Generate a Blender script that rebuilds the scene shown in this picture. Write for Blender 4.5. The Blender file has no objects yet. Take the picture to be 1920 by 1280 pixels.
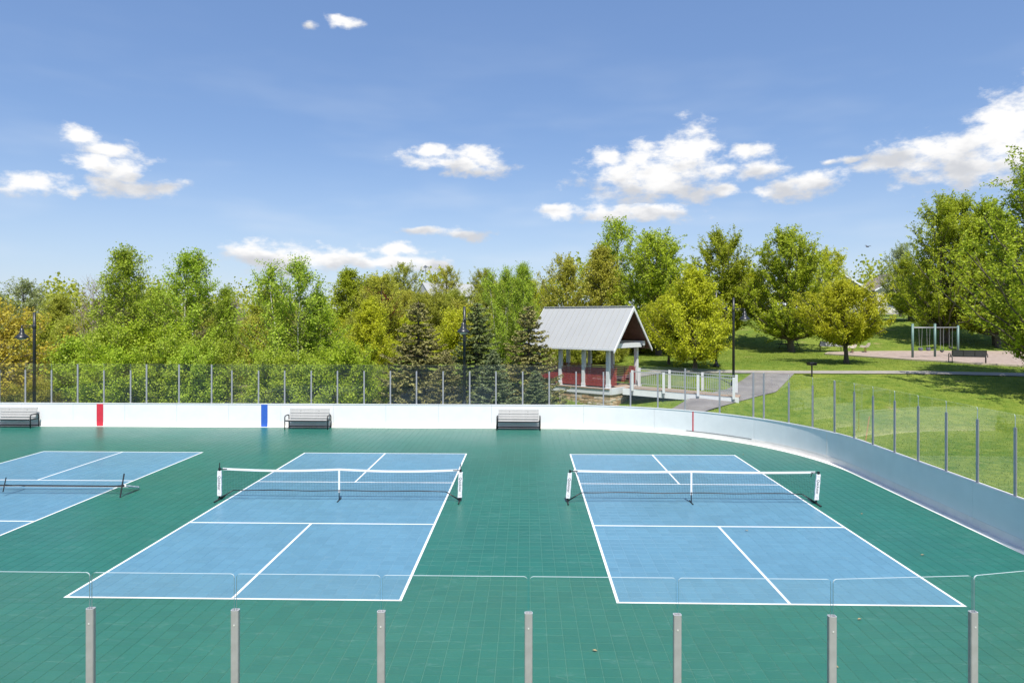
import bpy, math, random
import numpy as np
from mathutils import Vector, Matrix

SC = bpy.context.scene
COL = SC.collection
R = math.radians
random.seed(7)

# ------------------------------------------------------------------ camera
cam_d = bpy.data.cameras.new('camera')
cam = bpy.data.objects.new('camera', cam_d); COL.objects.link(cam)
cam_d.sensor_width = 36.0
cam_d.lens = 24.215
cam_d.shift_y = -0.0218
cam_d.clip_start = 0.1; cam_d.clip_end = 3000
cam.matrix_world = (Matrix.Translation((0, 0, 5.0036)) @ Matrix.Rotation(0.021597, 4, 'Z')
                    @ Matrix.Rotation(R(90), 4, 'X') @ Matrix.Rotation(0.001279, 4, 'Z'))
SC.camera = cam

# ------------------------------------------------------------------ light
SUN_EL, SUN_AZ = R(60), R(9)          # azimuth: to the right of straight behind the camera
sun_dir = Vector((math.sin(SUN_AZ) * math.cos(SUN_EL), -math.cos(SUN_AZ) * math.cos(SUN_EL), math.sin(SUN_EL)))
sl = bpy.data.lights.new('sun', 'SUN'); sl.energy = 4.4; sl.angle = R(0.53); sl.color = (1.0, 0.955, 0.88)
so = bpy.data.objects.new('sun', sl); COL.objects.link(so)
so.rotation_euler = sun_dir.to_track_quat('Z', 'Y').to_euler()
so.location = (20, -30, 60)

SC.view_settings.view_transform = 'Standard'
SC.view_settings.look = 'None'
SC.view_settings.exposure = 0.54
SC.view_settings.gamma = 1.0
SC.cycles.transparent_max_bounces = 32
SC.cycles.max_bounces = 6
SC.cycles.diffuse_bounces = 3
SC.cycles.glossy_bounces = 3
SC.cycles.transmission_bounces = 4
SC.cycles.caustics_reflective = False
SC.cycles.caustics_refractive = False

# ------------------------------------------------------------------ sky with fair-weather clouds
W = bpy.data.worlds.new('World'); SC.world = W; W.use_nodes = True
W.cycles.sampling_method = 'NONE'     # an even sky needs no light map
NT = W.node_tree; NT.nodes.clear()
def N(tree, t, **kw):
    n = tree.nodes.new(t)
    for k, v in kw.items(): setattr(n, k, v)
    return n
def L(tree, a, b): tree.links.new(a, b)
def math_node(tree, op, a, b=None, c=None, clamp=False):
    n = N(tree, 'ShaderNodeMath', operation=op, use_clamp=clamp)
    for i, v in enumerate((a, b, c)):
        if v is None: continue
        if isinstance(v, (int, float)): n.inputs[i].default_value = v
        else: L(tree, v, n.inputs[i])
    return n.outputs[0]
def build_sky():
    t = NT
    out = N(t, 'ShaderNodeOutputWorld'); bg = N(t, 'ShaderNodeBackground'); bg.inputs[1].default_value = 0.105
    L(t, bg.outputs[0], out.inputs[0])
    sky = N(t, 'ShaderNodeTexSky', sky_type='NISHITA')
    sky.sun_disc = False; sky.sun_elevation = SUN_EL; sky.sun_rotation = math.pi - SUN_AZ
    sky.altitude = 250; sky.air_density = 1.0; sky.dust_density = 0.6; sky.ozone_density = 1.6
    tc = N(t, 'ShaderNodeTexCoord')
    sep = N(t, 'ShaderNodeSeparateXYZ'); L(t, tc.outputs['Generated'], sep.inputs[0])
    az = math_node(t, 'MULTIPLY', math_node(t, 'ARCTAN2', sep.outputs[0], sep.outputs[1]), 57.2958)
    el = math_node(t, 'MULTIPLY', math_node(t, 'ARCSINE', sep.outputs[2]), 57.2958)
    comb = N(t, 'ShaderNodeCombineXYZ'); L(t, az, comb.inputs[0]); L(t, el, comb.inputs[1])
    # wisps and lumps: displace the lookup a little, then add fractal noise to the edge
    n1 = N(t, 'ShaderNodeTexNoise'); n1.inputs['Scale'].default_value = 14; n1.inputs['Detail'].default_value = 3
    L(t, tc.outputs['Generated'], n1.inputs['Vector'])
    off = N(t, 'ShaderNodeVectorMath', operation='SUBTRACT'); L(t, n1.outputs['Color'], off.inputs[0]); off.inputs[1].default_value = (.5, .5, .5)
    sc = N(t, 'ShaderNodeVectorMath', operation='MULTIPLY'); L(t, off.outputs[0], sc.inputs[0]); sc.inputs[1].default_value = (3.4, 2.0, 0)
    P = N(t, 'ShaderNodeVectorMath', operation='ADD'); L(t, comb.outputs[0], P.inputs[0]); L(t, sc.outputs[0], P.inputs[1])
    P = P.outputs[0]
    clouds = [  # (base elevation, top elevation, [(az, el, half width, half height) ...]) in degrees
        (11.0, 13.2, [(-33.2, 12.6, 1.3, .6), (-31.2, 11.9, 1.9, .6)]),
        (8.6, 11.4, [(-32.3, 10.8, 1.5, .7), (-30.8, 10.3, 1.2, .9), (-30.4, 9.2, 2.4, .75), (-28.2, 9.5, 1.3, .6)]),
        (8.4, 9.7, [(-36.0, 9.1, 1.6, .65), (-33.7, 8.75, .8, .35)]),
        (22.2, 23.2, [(-14.8, 22.8, 1.2, .35), (-17.2, 22.3, .6, .25)]),
        (11.9, 14.2, [(-7.9, 13.6, 1.4, .7), (-4.0, 13.3, 2.2, .8), (-6.0, 12.4, 3.6, .7)]),
        (8.6, 14.8, [(6.9, 13.0, 1.5, .8), (9.2, 13.2, 1.7, 1.1), (12.9, 13.5, 2.3, 1.5), (10.8, 11.9, 4.6, 1.6), (10.6, 10.4, 3.8, 1.4),
                     (15.0, 11.7, 2.0, .8), (17.5, 13.1, 1.5, .65), (18.6, 11.5, 1.5, .65), (16.0, 10.0, 1.2, .5)]),
        (7.5, 9.4, [(2.8, 8.6, 1.2, .6), (6.2, 8.7, 2.3, .65), (9.8, 8.4, 2.7, .7)]),
        (9.0, 11.3, [(19.8, 10.0, 1.6, .6), (22.3, 10.2, 2.0, .9)]),
        (11.4, 12.2, [(23.3, 11.8, .8, .28), (25.2, 11.9, 1.2, .3)]),
        (9.0, 14.6, [(28.4, 11.8, 2.2, 1.1), (31.2, 11.9, 2.4, 1.5), (34.2, 12.6, 2.6, 1.9), (31.8, 10.5, 3.6, 1.1), (35.8, 10.8, 3.6, 2.3), (38.6, 13.2, 3.4, 2.4)]),
        (4.0, 5.7, [(-20.6, 4.8, 3.3, .95), (-15.8, 4.7, 2.6, .65)]),
        (4.0, 5.9, [(-11.3, 5.5, 2.3, .55), (-12.2, 4.4, 3.4, .5), (-8.2, 4.4, 1.9, .5)]),
        (6.9, 7.9, [(-5.0, 7.15, 1.7, .5), (-9.0, 7.2, 1.4, .3)]),
        # the same kind of cloud goes on all round, beyond the frame
        (8, 17, [(56, 12, 7, 2.4), (80, 15, 6, 2.2), (104, 10, 7, 1.8), (133, 16, 6, 2.2), (162, 9, 7, 1.8), (-166, 16, 6, 2), (-139, 11, 7, 2.2), (-110, 15, 5, 1.8), (-84, 10, 6, 2), (-57, 12.5, 5, 2)]),
    ]
    dmin = None; vnum = None; vden = None
    for base, top, lobes in clouds:
        dc = None
        for (a, e, w, h) in lobes:
            m = N(t, 'ShaderNodeVectorMath', operation='MULTIPLY_ADD'); L(t, P, m.inputs[0])
            m.inputs[1].default_value = (1 / (w * 1.2), 1 / (h * 1.2), 0); m.inputs[2].default_value = (-a / (w * 1.2), -e / (h * 1.2), 0)
            ln = N(t, 'ShaderNodeVectorMath', operation='LENGTH'); L(t, m.outputs[0], ln.inputs[0])
            d = ln.outputs['Value']
            dc = d if dc is None else math_node(t, 'SMOOTH_MIN', dc, d, .35)
        v = math_node(t, 'MULTIPLY_ADD', el, 1 / (top - base), -base / (top - base))
        if dmin is None: dmin, vsel = dc, v
        else:
            less = math_node(t, 'LESS_THAN', dc, dmin)
            mx = N(t, 'ShaderNodeMix', data_type='FLOAT'); L(t, less, mx.inputs[0]); L(t, vsel, mx.inputs[2]); L(t, v, mx.inputs[3])
            vsel = mx.outputs[0]
            dmin = math_node(t, 'MINIMUM', dmin, dc)
    mp = N(t, 'ShaderNodeMapping'); mp.inputs['Scale'].default_value = (1, 1, 2.0); L(t, tc.outputs['Generated'], mp.inputs['Vector'])
    n2 = N(t, 'ShaderNodeTexNoise'); n2.inputs['Scale'].default_value = 27; n2.inputs['Detail'].default_value = 7; n2.inputs['Roughness'].default_value = .62
    L(t, mp.outputs[0], n2.inputs['Vector'])
    n3 = N(t, 'ShaderNodeTexNoise'); n3.inputs['Scale'].default_value = 18; n3.inputs['Detail'].default_value = 4
    L(t, mp.outputs[0], n3.inputs['Vector'])
    raw = math_node(t, 'SUBTRACT', 1.0, dmin)
    raw = math_node(t, 'ADD', raw, math_node(t, 'MULTIPLY', math_node(t, 'SUBTRACT', n2.outputs[0], .5), 2.9))
    mr = N(t, 'ShaderNodeMapRange', interpolation_type='SMOOTHSTEP'); L(t, raw, mr.inputs[0])
    mr.inputs[1].default_value = -.20; mr.inputs[2].default_value = .74
    dens = mr.outputs[0]
    # brightness: sunlit tops, greyer thick bases
    lit = math_node(t, 'ADD', vsel, math_node(t, 'MULTIPLY', math_node(t, 'SUBTRACT', n3.outputs[0], .5), 2.6))
    mr2 = N(t, 'ShaderNodeMapRange', interpolation_type='SMOOTHSTEP'); L(t, lit, mr2.inputs[0]); mr2.inputs[1].default_value = -.1; mr2.inputs[2].default_value = .75
    cc = N(t, 'ShaderNodeMix', data_type='RGBA'); L(t, mr2.outputs[0], cc.inputs[0])
    cc.inputs[6].default_value = (4.3, 4.42, 4.7, 1); cc.inputs[7].default_value = (6.8, 6.75, 6.7, 1)
    # faint high veil that thins out upward
    n4 = N(t, 'ShaderNodeTexNoise'); n4.inputs['Scale'].default_value = 4; n4.inputs['Detail'].default_value = 3; n4.inputs['Roughness'].default_value = .55
    mp4 = N(t, 'ShaderNodeMapping'); mp4.inputs['Scale'].default_value = (1, 1, 4.0); L(t, tc.outputs['Generated'], mp4.inputs['Vector']); L(t, mp4.outputs[0], n4.inputs['Vector'])
    mr4 = N(t, 'ShaderNodeMapRange', interpolation_type='SMOOTHSTEP'); L(t, n4.outputs[0], mr4.inputs[0]); mr4.inputs[1].default_value = .42; mr4.inputs[2].default_value = .8; mr4.inputs[4].default_value = .34
    mr5 = N(t, 'ShaderNodeMapRange', interpolation_type='SMOOTHSTEP'); L(t, el, mr5.inputs[0]); mr5.inputs[1].default_value = 26; mr5.inputs[2].default_value = 4
    veil = math_node(t, 'MULTIPLY', mr4.outputs[0], mr5.outputs[0])
    # light spring haze evens the blue out between zenith and horizon
    m0 = N(t, 'ShaderNodeMix', data_type='RGBA'); m0.inputs[0].default_value = .42; L(t, sky.outputs[0], m0.inputs[6]); m0.inputs[7].default_value = (1.15, 2.2, 4.9, 1)
    m1 = N(t, 'ShaderNodeMix', data_type='RGBA'); L(t, veil, m1.inputs[0]); L(t, m0.outputs[2], m1.inputs[6]); m1.inputs[7].default_value = (5.2, 5.7, 6.3, 1)
    mr6 = N(t, 'ShaderNodeMapRange', interpolation_type='SMOOTHSTEP'); L(t, el, mr6.inputs[0]); mr6.inputs[1].default_value = 15; mr6.inputs[2].default_value = -2; mr6.inputs[4].default_value = .42
    mh = N(t, 'ShaderNodeMix', data_type='RGBA'); L(t, mr6.outputs[0], mh.inputs[0]); L(t, m1.outputs[2], mh.inputs[6]); mh.inputs[7].default_value = (4.6, 5.3, 6.2, 1)
    m2 = N(t, 'ShaderNodeMix', data_type='RGBA'); L(t, dens, m2.inputs[0]); L(t, mh.outputs[2], m2.inputs[6]); L(t, cc.outputs[2], m2.inputs[7])
    L(t, m2.outputs[2], bg.inputs[0])
build_sky()

# ------------------------------------------------------------------ materials
def new_mat(name):
    m = bpy.data.materials.new(name); m.use_nodes = True
    t = m.node_tree; b = t.nodes['Principled BSDF']
    return m, t, b
def surf(name, col, rough=.5, metal=0., spec=.5, var=.08, scale=8., bump=0., bscale=60., coord='Object', col2=None, detail=5):
    m, t, b = new_mat(name)
    tc = N(t, 'ShaderNodeTexCoord')
    no = N(t, 'ShaderNodeTexNoise'); no.inputs['Scale'].default_value = scale; no.inputs['Detail'].default_value = detail
    L(t, tc.outputs[coord], no.inputs['Vector'])
    mx = N(t, 'ShaderNodeMix', data_type='RGBA')
    mr = N(t, 'ShaderNodeMapRange'); L(t, no.outputs[0], mr.inputs[0]); mr.inputs[1].default_value = .3; mr.inputs[2].default_value = .7
    L(t, mr.outputs[0], mx.inputs[0])
    c2 = col2 or tuple(min(1, c * (1 + var)) for c in col)
    c1 = col if col2 else tuple(c * (1 - var) for c in col)
    mx.inputs[6].default_value = (*c1, 1); mx.inputs[7].default_value = (*c2, 1)
    L(t, mx.outputs[2], b.inputs['Base Color'])
    b.inputs['Roughness'].default_value = rough; b.inputs['Metallic'].default_value = metal
    b.inputs['Specular IOR Level'].default_value = spec
    if bump:
        nb = N(t, 'ShaderNodeTexNoise'); nb.inputs['Scale'].default_value = bscale; nb.inputs['Detail'].default_value = 4
        L(t, tc.outputs[coord], nb.inputs['Vector'])
        bp = N(t, 'ShaderNodeBump'); bp.inputs['Strength'].default_value = bump; bp.inputs['Distance'].default_value = .02
        L(t, nb.outputs[0], bp.inputs['Height']); L(t, bp.outputs[0], b.inputs['Normal'])
    return m
def leaf_mat(name, a, b_, trans=.46):
    m, t, b = new_mat(name)
    at = N(t, 'ShaderNodeAttribute', attribute_name='tone')
    oi = N(t, 'ShaderNodeObjectInfo')
    mx = N(t, 'ShaderNodeMix', data_type='RGBA'); L(t, at.outputs['Fac'], mx.inputs[0])
    mx.inputs[6].default_value = (*a, 1); mx.inputs[7].default_value = (*b_, 1)
    hs = N(t, 'ShaderNodeHueSaturation'); L(t, mx.outputs[2], hs.inputs['Color'])
    L(t, math_node(t, 'MULTIPLY_ADD', oi.outputs['Random'], .014, .493), hs.inputs['Hue'])
    L(t, math_node(t, 'MULTIPLY_ADD', oi.outputs['Random'], .2, .9), hs.inputs['Value'])
    b.inputs['Roughness'].default_value = .5; b.inputs['Specular IOR Level'].default_value = .25
    L(t, hs.outputs[0], b.inputs['Base Color'])
    tr = N(t, 'ShaderNodeBsdfTranslucent'); L(t, hs.outputs[0], tr.inputs[0])
    ms = N(t, 'ShaderNodeMixShader'); ms.inputs[0].default_value = trans
    L(t, b.outputs[0], ms.inputs[1]); L(t, tr.outputs[0], ms.inputs[2])
    L(t, ms.outputs[0], t.nodes['Material Output'].inputs[0])
    return m
def tile_mat(name, col, scuff):
    """moulded plastic sport tile: each tile a touch different, fine rib texture, scuffs, satin gloss"""
    m, t, b = new_mat(name)
    ge = N(t, 'ShaderNodeNewGeometry')
    sc = N(t, 'ShaderNodeVectorMath', operation='MULTIPLY'); L(t, ge.outputs['Position'], sc.inputs[0]); sc.inputs[1].default_value = (1 / .254, 1 / .25304, 0)
    ad = N(t, 'ShaderNodeVectorMath', operation='ADD'); L(t, sc.outputs[0], ad.inputs[0]); ad.inputs[1].default_value = (8.316 / .254, -12.19 / .25304, .5)
    fl = N(t, 'ShaderNodeVectorMath', operation='FLOOR'); L(t, ad.outputs[0], fl.inputs[0])
    wn = N(t, 'ShaderNodeTexWhiteNoise'); L(t, fl.outputs[0], wn.inputs['Vector'])
    big = N(t, 'ShaderNodeTexNoise'); big.inputs['Scale'].default_value = .35; big.inputs['Detail'].default_value = 6; L(t, ge.outputs['Position'], big.inputs['Vector'])
    mp = N(t, 'ShaderNodeMapping'); mp.inputs['Scale'].default_value = (3, 26, 1); L(t, ge.outputs['Position'], mp.inputs['Vector'])
    st = N(t, 'ShaderNodeTexNoise'); st.inputs['Scale'].default_value = 3; st.inputs['Detail'].default_value = 3; L(t, mp.outputs[0], st.inputs['Vector'])
    v = math_node(t, 'MULTIPLY_ADD', wn.outputs['Value'], .10, .93)
    v = math_node(t, 'ADD', v, math_node(t, 'MULTIPLY', math_node(t, 'SUBTRACT', big.outputs[0], .5), .26))
    v = math_node(t, 'ADD', v, math_node(t, 'MULTIPLY', math_node(t, 'SUBTRACT', st.outputs[0], .5), .34))
    # thin scuff marks
    mp2 = N(t, 'ShaderNodeMapping'); mp2.inputs['Scale'].default_value = (.5, 2.2, 1); mp2.inputs['Rotation'].default_value = (0, 0, .5); L(t, ge.outputs['Position'], mp2.inputs['Vector'])
    wv = N(t, 'ShaderNodeTexNoise'); wv.inputs['Scale'].default_value = .9; wv.inputs['Detail'].default_value = 5; L(t, mp2.outputs[0], wv.inputs['Vector'])
    sf = N(t, 'ShaderNodeMapRange'); L(t, math_node(t, 'ABSOLUTE', math_node(t, 'SUBTRACT', wv.outputs[0], .5)), sf.inputs[0]); sf.inputs[1].default_value = .0; sf.inputs[2].default_value = .006; sf.inputs[3].default_value = scuff; sf.inputs[4].default_value = 0
    vm = N(t, 'ShaderNodeVectorMath', operation='SCALE'); vm.inputs[0].default_value = col; L(t, v, vm.inputs['Scale'])
    mx = N(t, 'ShaderNodeMix', data_type='RGBA'); L(t, sf.outputs[0], mx.inputs[0]); L(t, vm.outputs[0], mx.inputs[6]); mx.inputs[7].default_value = (.45, .58, .56, 1)
    L(t, mx.outputs[2], b.inputs['Base Color'])
    L(t, math_node(t, 'MULTIPLY_ADD', big.outputs[0], .16, .26), b.inputs['Roughness'])
    b.inputs['Specular IOR Level'].default_value = .36
    mg = N(t, 'ShaderNodeMapping'); mg.inputs['Scale'].default_value = (60, 60, 60); L(t, ge.outputs['Position'], mg.inputs['Vector'])
    nb = N(t, 'ShaderNodeTexNoise'); nb.inputs['Scale'].default_value = 1; L(t, mg.outputs[0], nb.inputs['Vector'])
    bp = N(t, 'ShaderNodeBump'); bp.inputs['Strength'].default_value = .12; bp.inputs['Distance'].default_value = .004
    L(t, nb.outputs[0], bp.inputs['Height']); L(t, bp.outputs[0], b.inputs['Normal'])
    return m
def glass_mat(name):
    m = bpy.data.materials.new(name); m.use_nodes = True; t = m.node_tree; t.nodes.clear()
    out = N(t, 'ShaderNodeOutputMaterial'); tr = N(t, 'ShaderNodeBsdfTransparent'); tr.inputs[0].default_value = (.982, .988, .985, 1)
    gl = N(t, 'ShaderNodeBsdfGlossy'); gl.inputs['Roughness'].default_value = .015; gl.inputs[0].default_value = (1, 1, 1, 1)
    df = N(t, 'ShaderNodeBsdfDiffuse'); df.inputs[0].default_value = (.75, .78, .78, 1)
    ge = N(t, 'ShaderNodeNewGeometry')
    dt = N(t, 'ShaderNodeVectorMath', operation='DOT_PRODUCT'); L(t, ge.outputs['Normal'], dt.inputs[0]); L(t, ge.outputs['Incoming'], dt.inputs[1])
    fres = math_node(t, 'MULTIPLY_ADD', math_node(t, 'POWER', math_node(t, 'SUBTRACT', 1.0, math_node(t, 'ABSOLUTE', dt.outputs['Value']), clamp=True), 5.0), .95, .026)   # Schlick, same from either side
    no = N(t, 'ShaderNodeTexNoise'); no.inputs['Scale'].default_value = 1.3; no.inputs['Detail'].default_value = 5; L(t, ge.outputs['Position'], no.inputs['Vector'])
    dust = math_node(t, 'MULTIPLY', no.outputs[0], .014)
    m0 = N(t, 'ShaderNodeMixShader'); L(t, dust, m0.inputs[0]); L(t, tr.outputs[0], m0.inputs[1]); L(t, df.outputs[0], m0.inputs[2])
    m1 = N(t, 'ShaderNodeMixShader'); L(t, fres, m1.inputs[0]); L(t, m0.outputs[0], m1.inputs[1]); L(t, gl.outputs[0], m1.inputs[2])
    L(t, m1.outputs[0], out.inputs[0])
    return m
def ground_mat():
    m, t, b = new_mat('meadow_and_lawn')
    ge = N(t, 'ShaderNodeNewGeometry'); sx = N(t, 'ShaderNodeSeparateXYZ'); L(t, ge.outputs['Position'], sx.inputs[0])
    def noise(s, d=5, w=None):
        n = N(t, 'ShaderNodeTexNoise'); n.inputs['Scale'].default_value = s; n.inputs['Detail'].default_value = d; L(t, ge.outputs['Position'], n.inputs['Vector']); return n.outputs[0]
    a, c, f = noise(.25), noise(2.2, 6), noise(14, 6)
    g = N(t, 'ShaderNodeMix', data_type='RGBA'); mr = N(t, 'ShaderNodeMapRange'); L(t, math_node(t, 'ADD', math_node(t, 'MULTIPLY', a, .5), math_node(t, 'MULTIPLY', c, .5)), mr.inputs[0]); mr.inputs[1].default_value = .38; mr.inputs[2].default_value = .62
    L(t, mr.outputs[0], g.inputs[0]); g.inputs[6].default_value = (.085, .150, .016, 1); g.inputs[7].default_value = (.225, .262, .042, 1)
    g2 = N(t, 'ShaderNodeMix', data_type='RGBA'); mr2 = N(t, 'ShaderNodeMapRange'); L(t, f, mr2.inputs[0]); mr2.inputs[1].default_value = .35; mr2.inputs[2].default_value = .75; mr2.inputs[4].default_value = .5
    L(t, mr2.outputs[0], g2.inputs[0]); L(t, g.outputs[2], g2.inputs[6]); g2.inputs[7].default_value = (.075, .13, .015, 1)
    # rough dry meadow on the far left side
    dry = N(t, 'ShaderNodeMix', data_type='RGBA'); L(t, c, dry.inputs[0]); dry.inputs[6].default_value = (.16, .18, .055, 1); dry.inputs[7].default_value = (.40, .31, .20, 1)
    wl = N(t, 'ShaderNodeMapRange', interpolation_type='SMOOTHSTEP'); L(t, math_node(t, 'ADD', sx.outputs[0], math_node(t, 'MULTIPLY', math_node(t, 'SUBTRACT', a, .5), 14.)), wl.inputs[0]); wl.inputs[1].default_value = -10; wl.inputs[2].default_value = -17
    pat = N(t, 'ShaderNodeMapRange', interpolation_type='SMOOTHSTEP'); L(t, noise(.12, 4), pat.inputs[0]); pat.inputs[1].default_value = .40; pat.inputs[2].default_value = .55
    fac = math_node(t, 'MULTIPLY', wl.outputs[0], pat.outputs[0])
    g3 = N(t, 'ShaderNodeMix', data_type='RGBA'); L(t, fac, g3.inputs[0]); L(t, g2.outputs[2], g3.inputs[6]); L(t, dry.outputs[2], g3.inputs[7])
    wp = N(t, 'ShaderNodeMapRange', interpolation_type='SMOOTHSTEP'); L(t, noise(.55, 7), wp.inputs[0]); wp.inputs[1].default_value = .64; wp.inputs[2].default_value = .76; wp.inputs[4].default_value = .7
    g4 = N(t, 'ShaderNodeMix', data_type='RGBA'); L(t, wp.outputs[0], g4.inputs[0]); L(t, g3.outputs[2], g4.inputs[6]); g4.inputs[7].default_value = (.27, .22, .10, 1)   # worn, thin spots
    g3 = g4
    L(t, g3.outputs[2], b.inputs['Base Color']); b.inputs['Roughness'].default_value = .9; b.inputs['Specular IOR Level'].default_value = .15
    bp = N(t, 'ShaderNodeBump'); bp.inputs['Strength'].default_value = .7; bp.inputs['Distance'].default_value = .08; L(t, noise(9, 8), bp.inputs['Height']); L(t, bp.outputs[0], b.inputs['Normal'])
    return m

M = {}
M['ground'] = ground_mat()
M['green_tile'] = tile_mat('green_sport_tile', (.019, .137, .101), .08)
M['blue_tile'] = tile_mat('blue_sport_tile', (.103, .240, .335), .07)
M['joint'] = surf('tile_joint_dust_glint', (.105, .265, .22), .7, var=.12, scale=3)  # paler than the tiles: light caught along the seams painted in, with dust
M['joint_blue'] = surf('tile_joint_dust_glint_blue', (.17, .32, .42), .7, var=.12, scale=3)  # same painted-in seam highlight and dust, for the blue courts
M['line'] = surf('white_line_paint', (.80, .80, .79), .5, var=.04, scale=5)
M['board'] = surf('white_board_plastic', (.80, .80, .805), .33, var=.025, scale=2.2, spec=.5)
def scuffed(m, amount, scale):
    t = m.node_tree; b = t.nodes['Principled BSDF']; src = b.inputs['Base Color'].links[0].from_socket
    ge = N(t, 'ShaderNodeNewGeometry'); v = N(t, 'ShaderNodeTexVoronoi'); v.inputs['Scale'].default_value = scale; L(t, ge.outputs['Position'], v.inputs['Vector'])
    n = N(t, 'ShaderNodeTexNoise'); n.inputs['Scale'].default_value = 1.1; n.inputs['Detail'].default_value = 4; L(t, ge.outputs['Position'], n.inputs['Vector'])
    d = N(t, 'ShaderNodeMapRange'); L(t, v.outputs['Distance'], d.inputs[0]); d.inputs[1].default_value = .045; d.inputs[2].default_value = .02
    k = N(t, 'ShaderNodeMapRange'); L(t, n.outputs[0], k.inputs[0]); k.inputs[1].default_value = .5; k.inputs[2].default_value = .62
    gr = N(t, 'ShaderNodeMapRange'); L(t, n.outputs[0], gr.inputs[0]); gr.inputs[1].default_value = .45; gr.inputs[2].default_value = .8; gr.inputs[4].default_value = .10
    f = math_node(t, 'ADD', math_node(t, 'MULTIPLY', math_node(t, 'MULTIPLY', d.outputs[0], k.outputs[0]), amount), gr.outputs[0])
    mx = N(t, 'ShaderNodeMix', data_type='RGBA'); L(t, f, mx.inputs[0]); L(t, src, mx.inputs[6]); mx.inputs[7].default_value = (.30, .30, .31, 1); L(t, mx.outputs[2], b.inputs['Base Color'])
scuffed(M['board'], .55, 3.2)
M['kick'] = surf('kick_plate_plastic', (.82, .775, .73), .7, var=.05, scale=3, spec=.15)
M['strip'] = surf('white_floor_strip', (.80, .79, .74), .5, var=.05, scale=4)
M['dark_gap'] = surf('dark_gap', (.06, .05, .05), .7)
M['red_line'] = surf('red_board_line', (.62, .035, .06), .45, var=.08, scale=12)
M['blue_line'] = surf('blue_board_line', (.035, .12, .50), .45, var=.08, scale=12)
M['alu'] = surf('brushed_aluminium', (.37, .365, .385), .42, metal=.2, var=.08, scale=14)
M['alu_rim'] = surf('cut_aluminium', (.80, .79, .81), .35, metal=.4, var=.04)
M['glass'] = glass_mat('rink_glass')
M['glass_edge'] = surf('glass_edge', (.50, .58, .57), .2, var=.05, spec=.6)
M['black'] = surf('black_powder_coat', (.018, .018, .02), .42, var=.2, scale=20)
M['black_lamp'] = surf('black_lamp_paint', (.02, .022, .026), .35, var=.15, scale=12)
M['slat'] = surf('grey_plastic_slat', (.40, .395, .38), .55, var=.07, scale=7)
M['steel_panel'] = surf('perforated_steel_panel', (.075, .075, .085), .45, var=.2)
M['steel_mesh'] = surf('dark_coated_steel', (.03, .03, .035), .4, var=.2)
M['net'] = surf('black_net_cord', (.02, .022, .025), .8)
M['tape'] = surf('white_net_tape', (.80, .80, .80), .6, var=.03)
M['sleeve'] = surf('white_post_sleeve', (.79, .77, .79), .6, var=.06, scale=16, bump=.3, bscale=25)
M['ink'] = surf('black_print', (.03, .025, .035), .6)
M['pale_ink'] = surf('pale_pink_print', (.62, .55, .60), .6)
M['metal_roof'] = surf('standing_seam_roof', (.39, .395, .385), .45, metal=.1, var=.025, scale=.8)
M['white_paint'] = surf('white_painted_timber', (.66, .67, .68), .5, var=.04, scale=4)
M['soffit'] = surf('dark_soffit_boards', (.085, .036, .026), .7, var=.25, scale=7)
M['red_slat'] = surf('red_stained_slat', (.28, .035, .03), .6, var=.22, scale=9)
M['deck'] = surf('brown_deck_board', (.36, .25, .18), .75, var=.18, scale=9)
M['stone_a'] = surf('buff_stone', (.50, .36, .22), .85, var=.2, scale=6, bump=.6, bscale=18)
M['stone_b'] = surf('brown_stone', (.38, .24, .13), .85, var=.25, scale=6, bump=.6, bscale=18)
M['stone_c'] = surf('pale_stone', (.56, .47, .36), .85, var=.2, scale=6, bump=.6, bscale=18)
M['mortar'] = surf('mortar', (.17, .14, .11), .9, var=.2)
M['rail_grey'] = surf('grey_rail_paint', (.40, .42, .42), .45, metal=.3, var=.06)
M['bracket'] = surf('galvanised_bracket', (.25, .26, .28), .5, metal=.6)
M['asphalt'] = surf('worn_asphalt', (.155, .14, .135), .9, col2=(.235, .215, .205), scale=1.4, bump=.4, bscale=50, coord='Object', detail=9)
M['concrete'] = surf('pale_concrete', (.29, .265, .235), .85, var=.14, scale=3, bump=.2, bscale=30, detail=8)
M['mulch'] = surf('playground_gravel', (.27, .20, .16), .95, col2=(.40, .32, .27), scale=3, bump=.5, bscale=30, detail=9)
M['kerb'] = surf('pale_kerb', (.42, .36, .28), .85, var=.1)
M['bark'] = surf('grey_brown_bark', (.10, .082, .065), .9, var=.3, scale=7, bump=.6, bscale=22)
M['bark_white'] = surf('white_aspen_bark', (.55, .53, .48), .8, var=.25, scale=9, bump=.3, bscale=20)
M['twig'] = surf('olive_twigs', (.17, .155, .085), .9, var=.25, scale=7)
M['bark_pale'] = surf('pale_twigs', (.30, .25, .19), .9, var=.25, scale=7)
M['leaf_maple'] = leaf_mat('maple_leaves', (0.270, 0.345, 0.018), (0.540, 0.610, 0.048))
M['leaf_maple_b'] = leaf_mat('young_maple_leaves', (0.275, 0.365, 0.020), (0.545, 0.625, 0.050))
M['leaf_yellow'] = leaf_mat('yellow_green_leaves', (0.410, 0.450, 0.018), (0.670, 0.680, 0.046))
M['leaf_gold'] = leaf_mat('golden_green_leaves', (0.400, 0.420, 0.018), (0.660, 0.640, 0.048))
M['leaf_aspen'] = leaf_mat('aspen_leaves', (0.265, 0.380, 0.024), (0.540, 0.640, 0.075))
M['leaf_bright'] = leaf_mat('bright_shrub_leaves', (0.265, 0.380, 0.018), (0.530, 0.630, 0.055))
M['leaf_olive'] = leaf_mat('olive_leaves', (0.280, 0.315, 0.030), (0.530, 0.550, 0.080))
M['leaf_olive_y'] = leaf_mat('olive_yellow_leaves', (0.370, 0.375, 0.032), (0.610, 0.590, 0.090))
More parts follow.
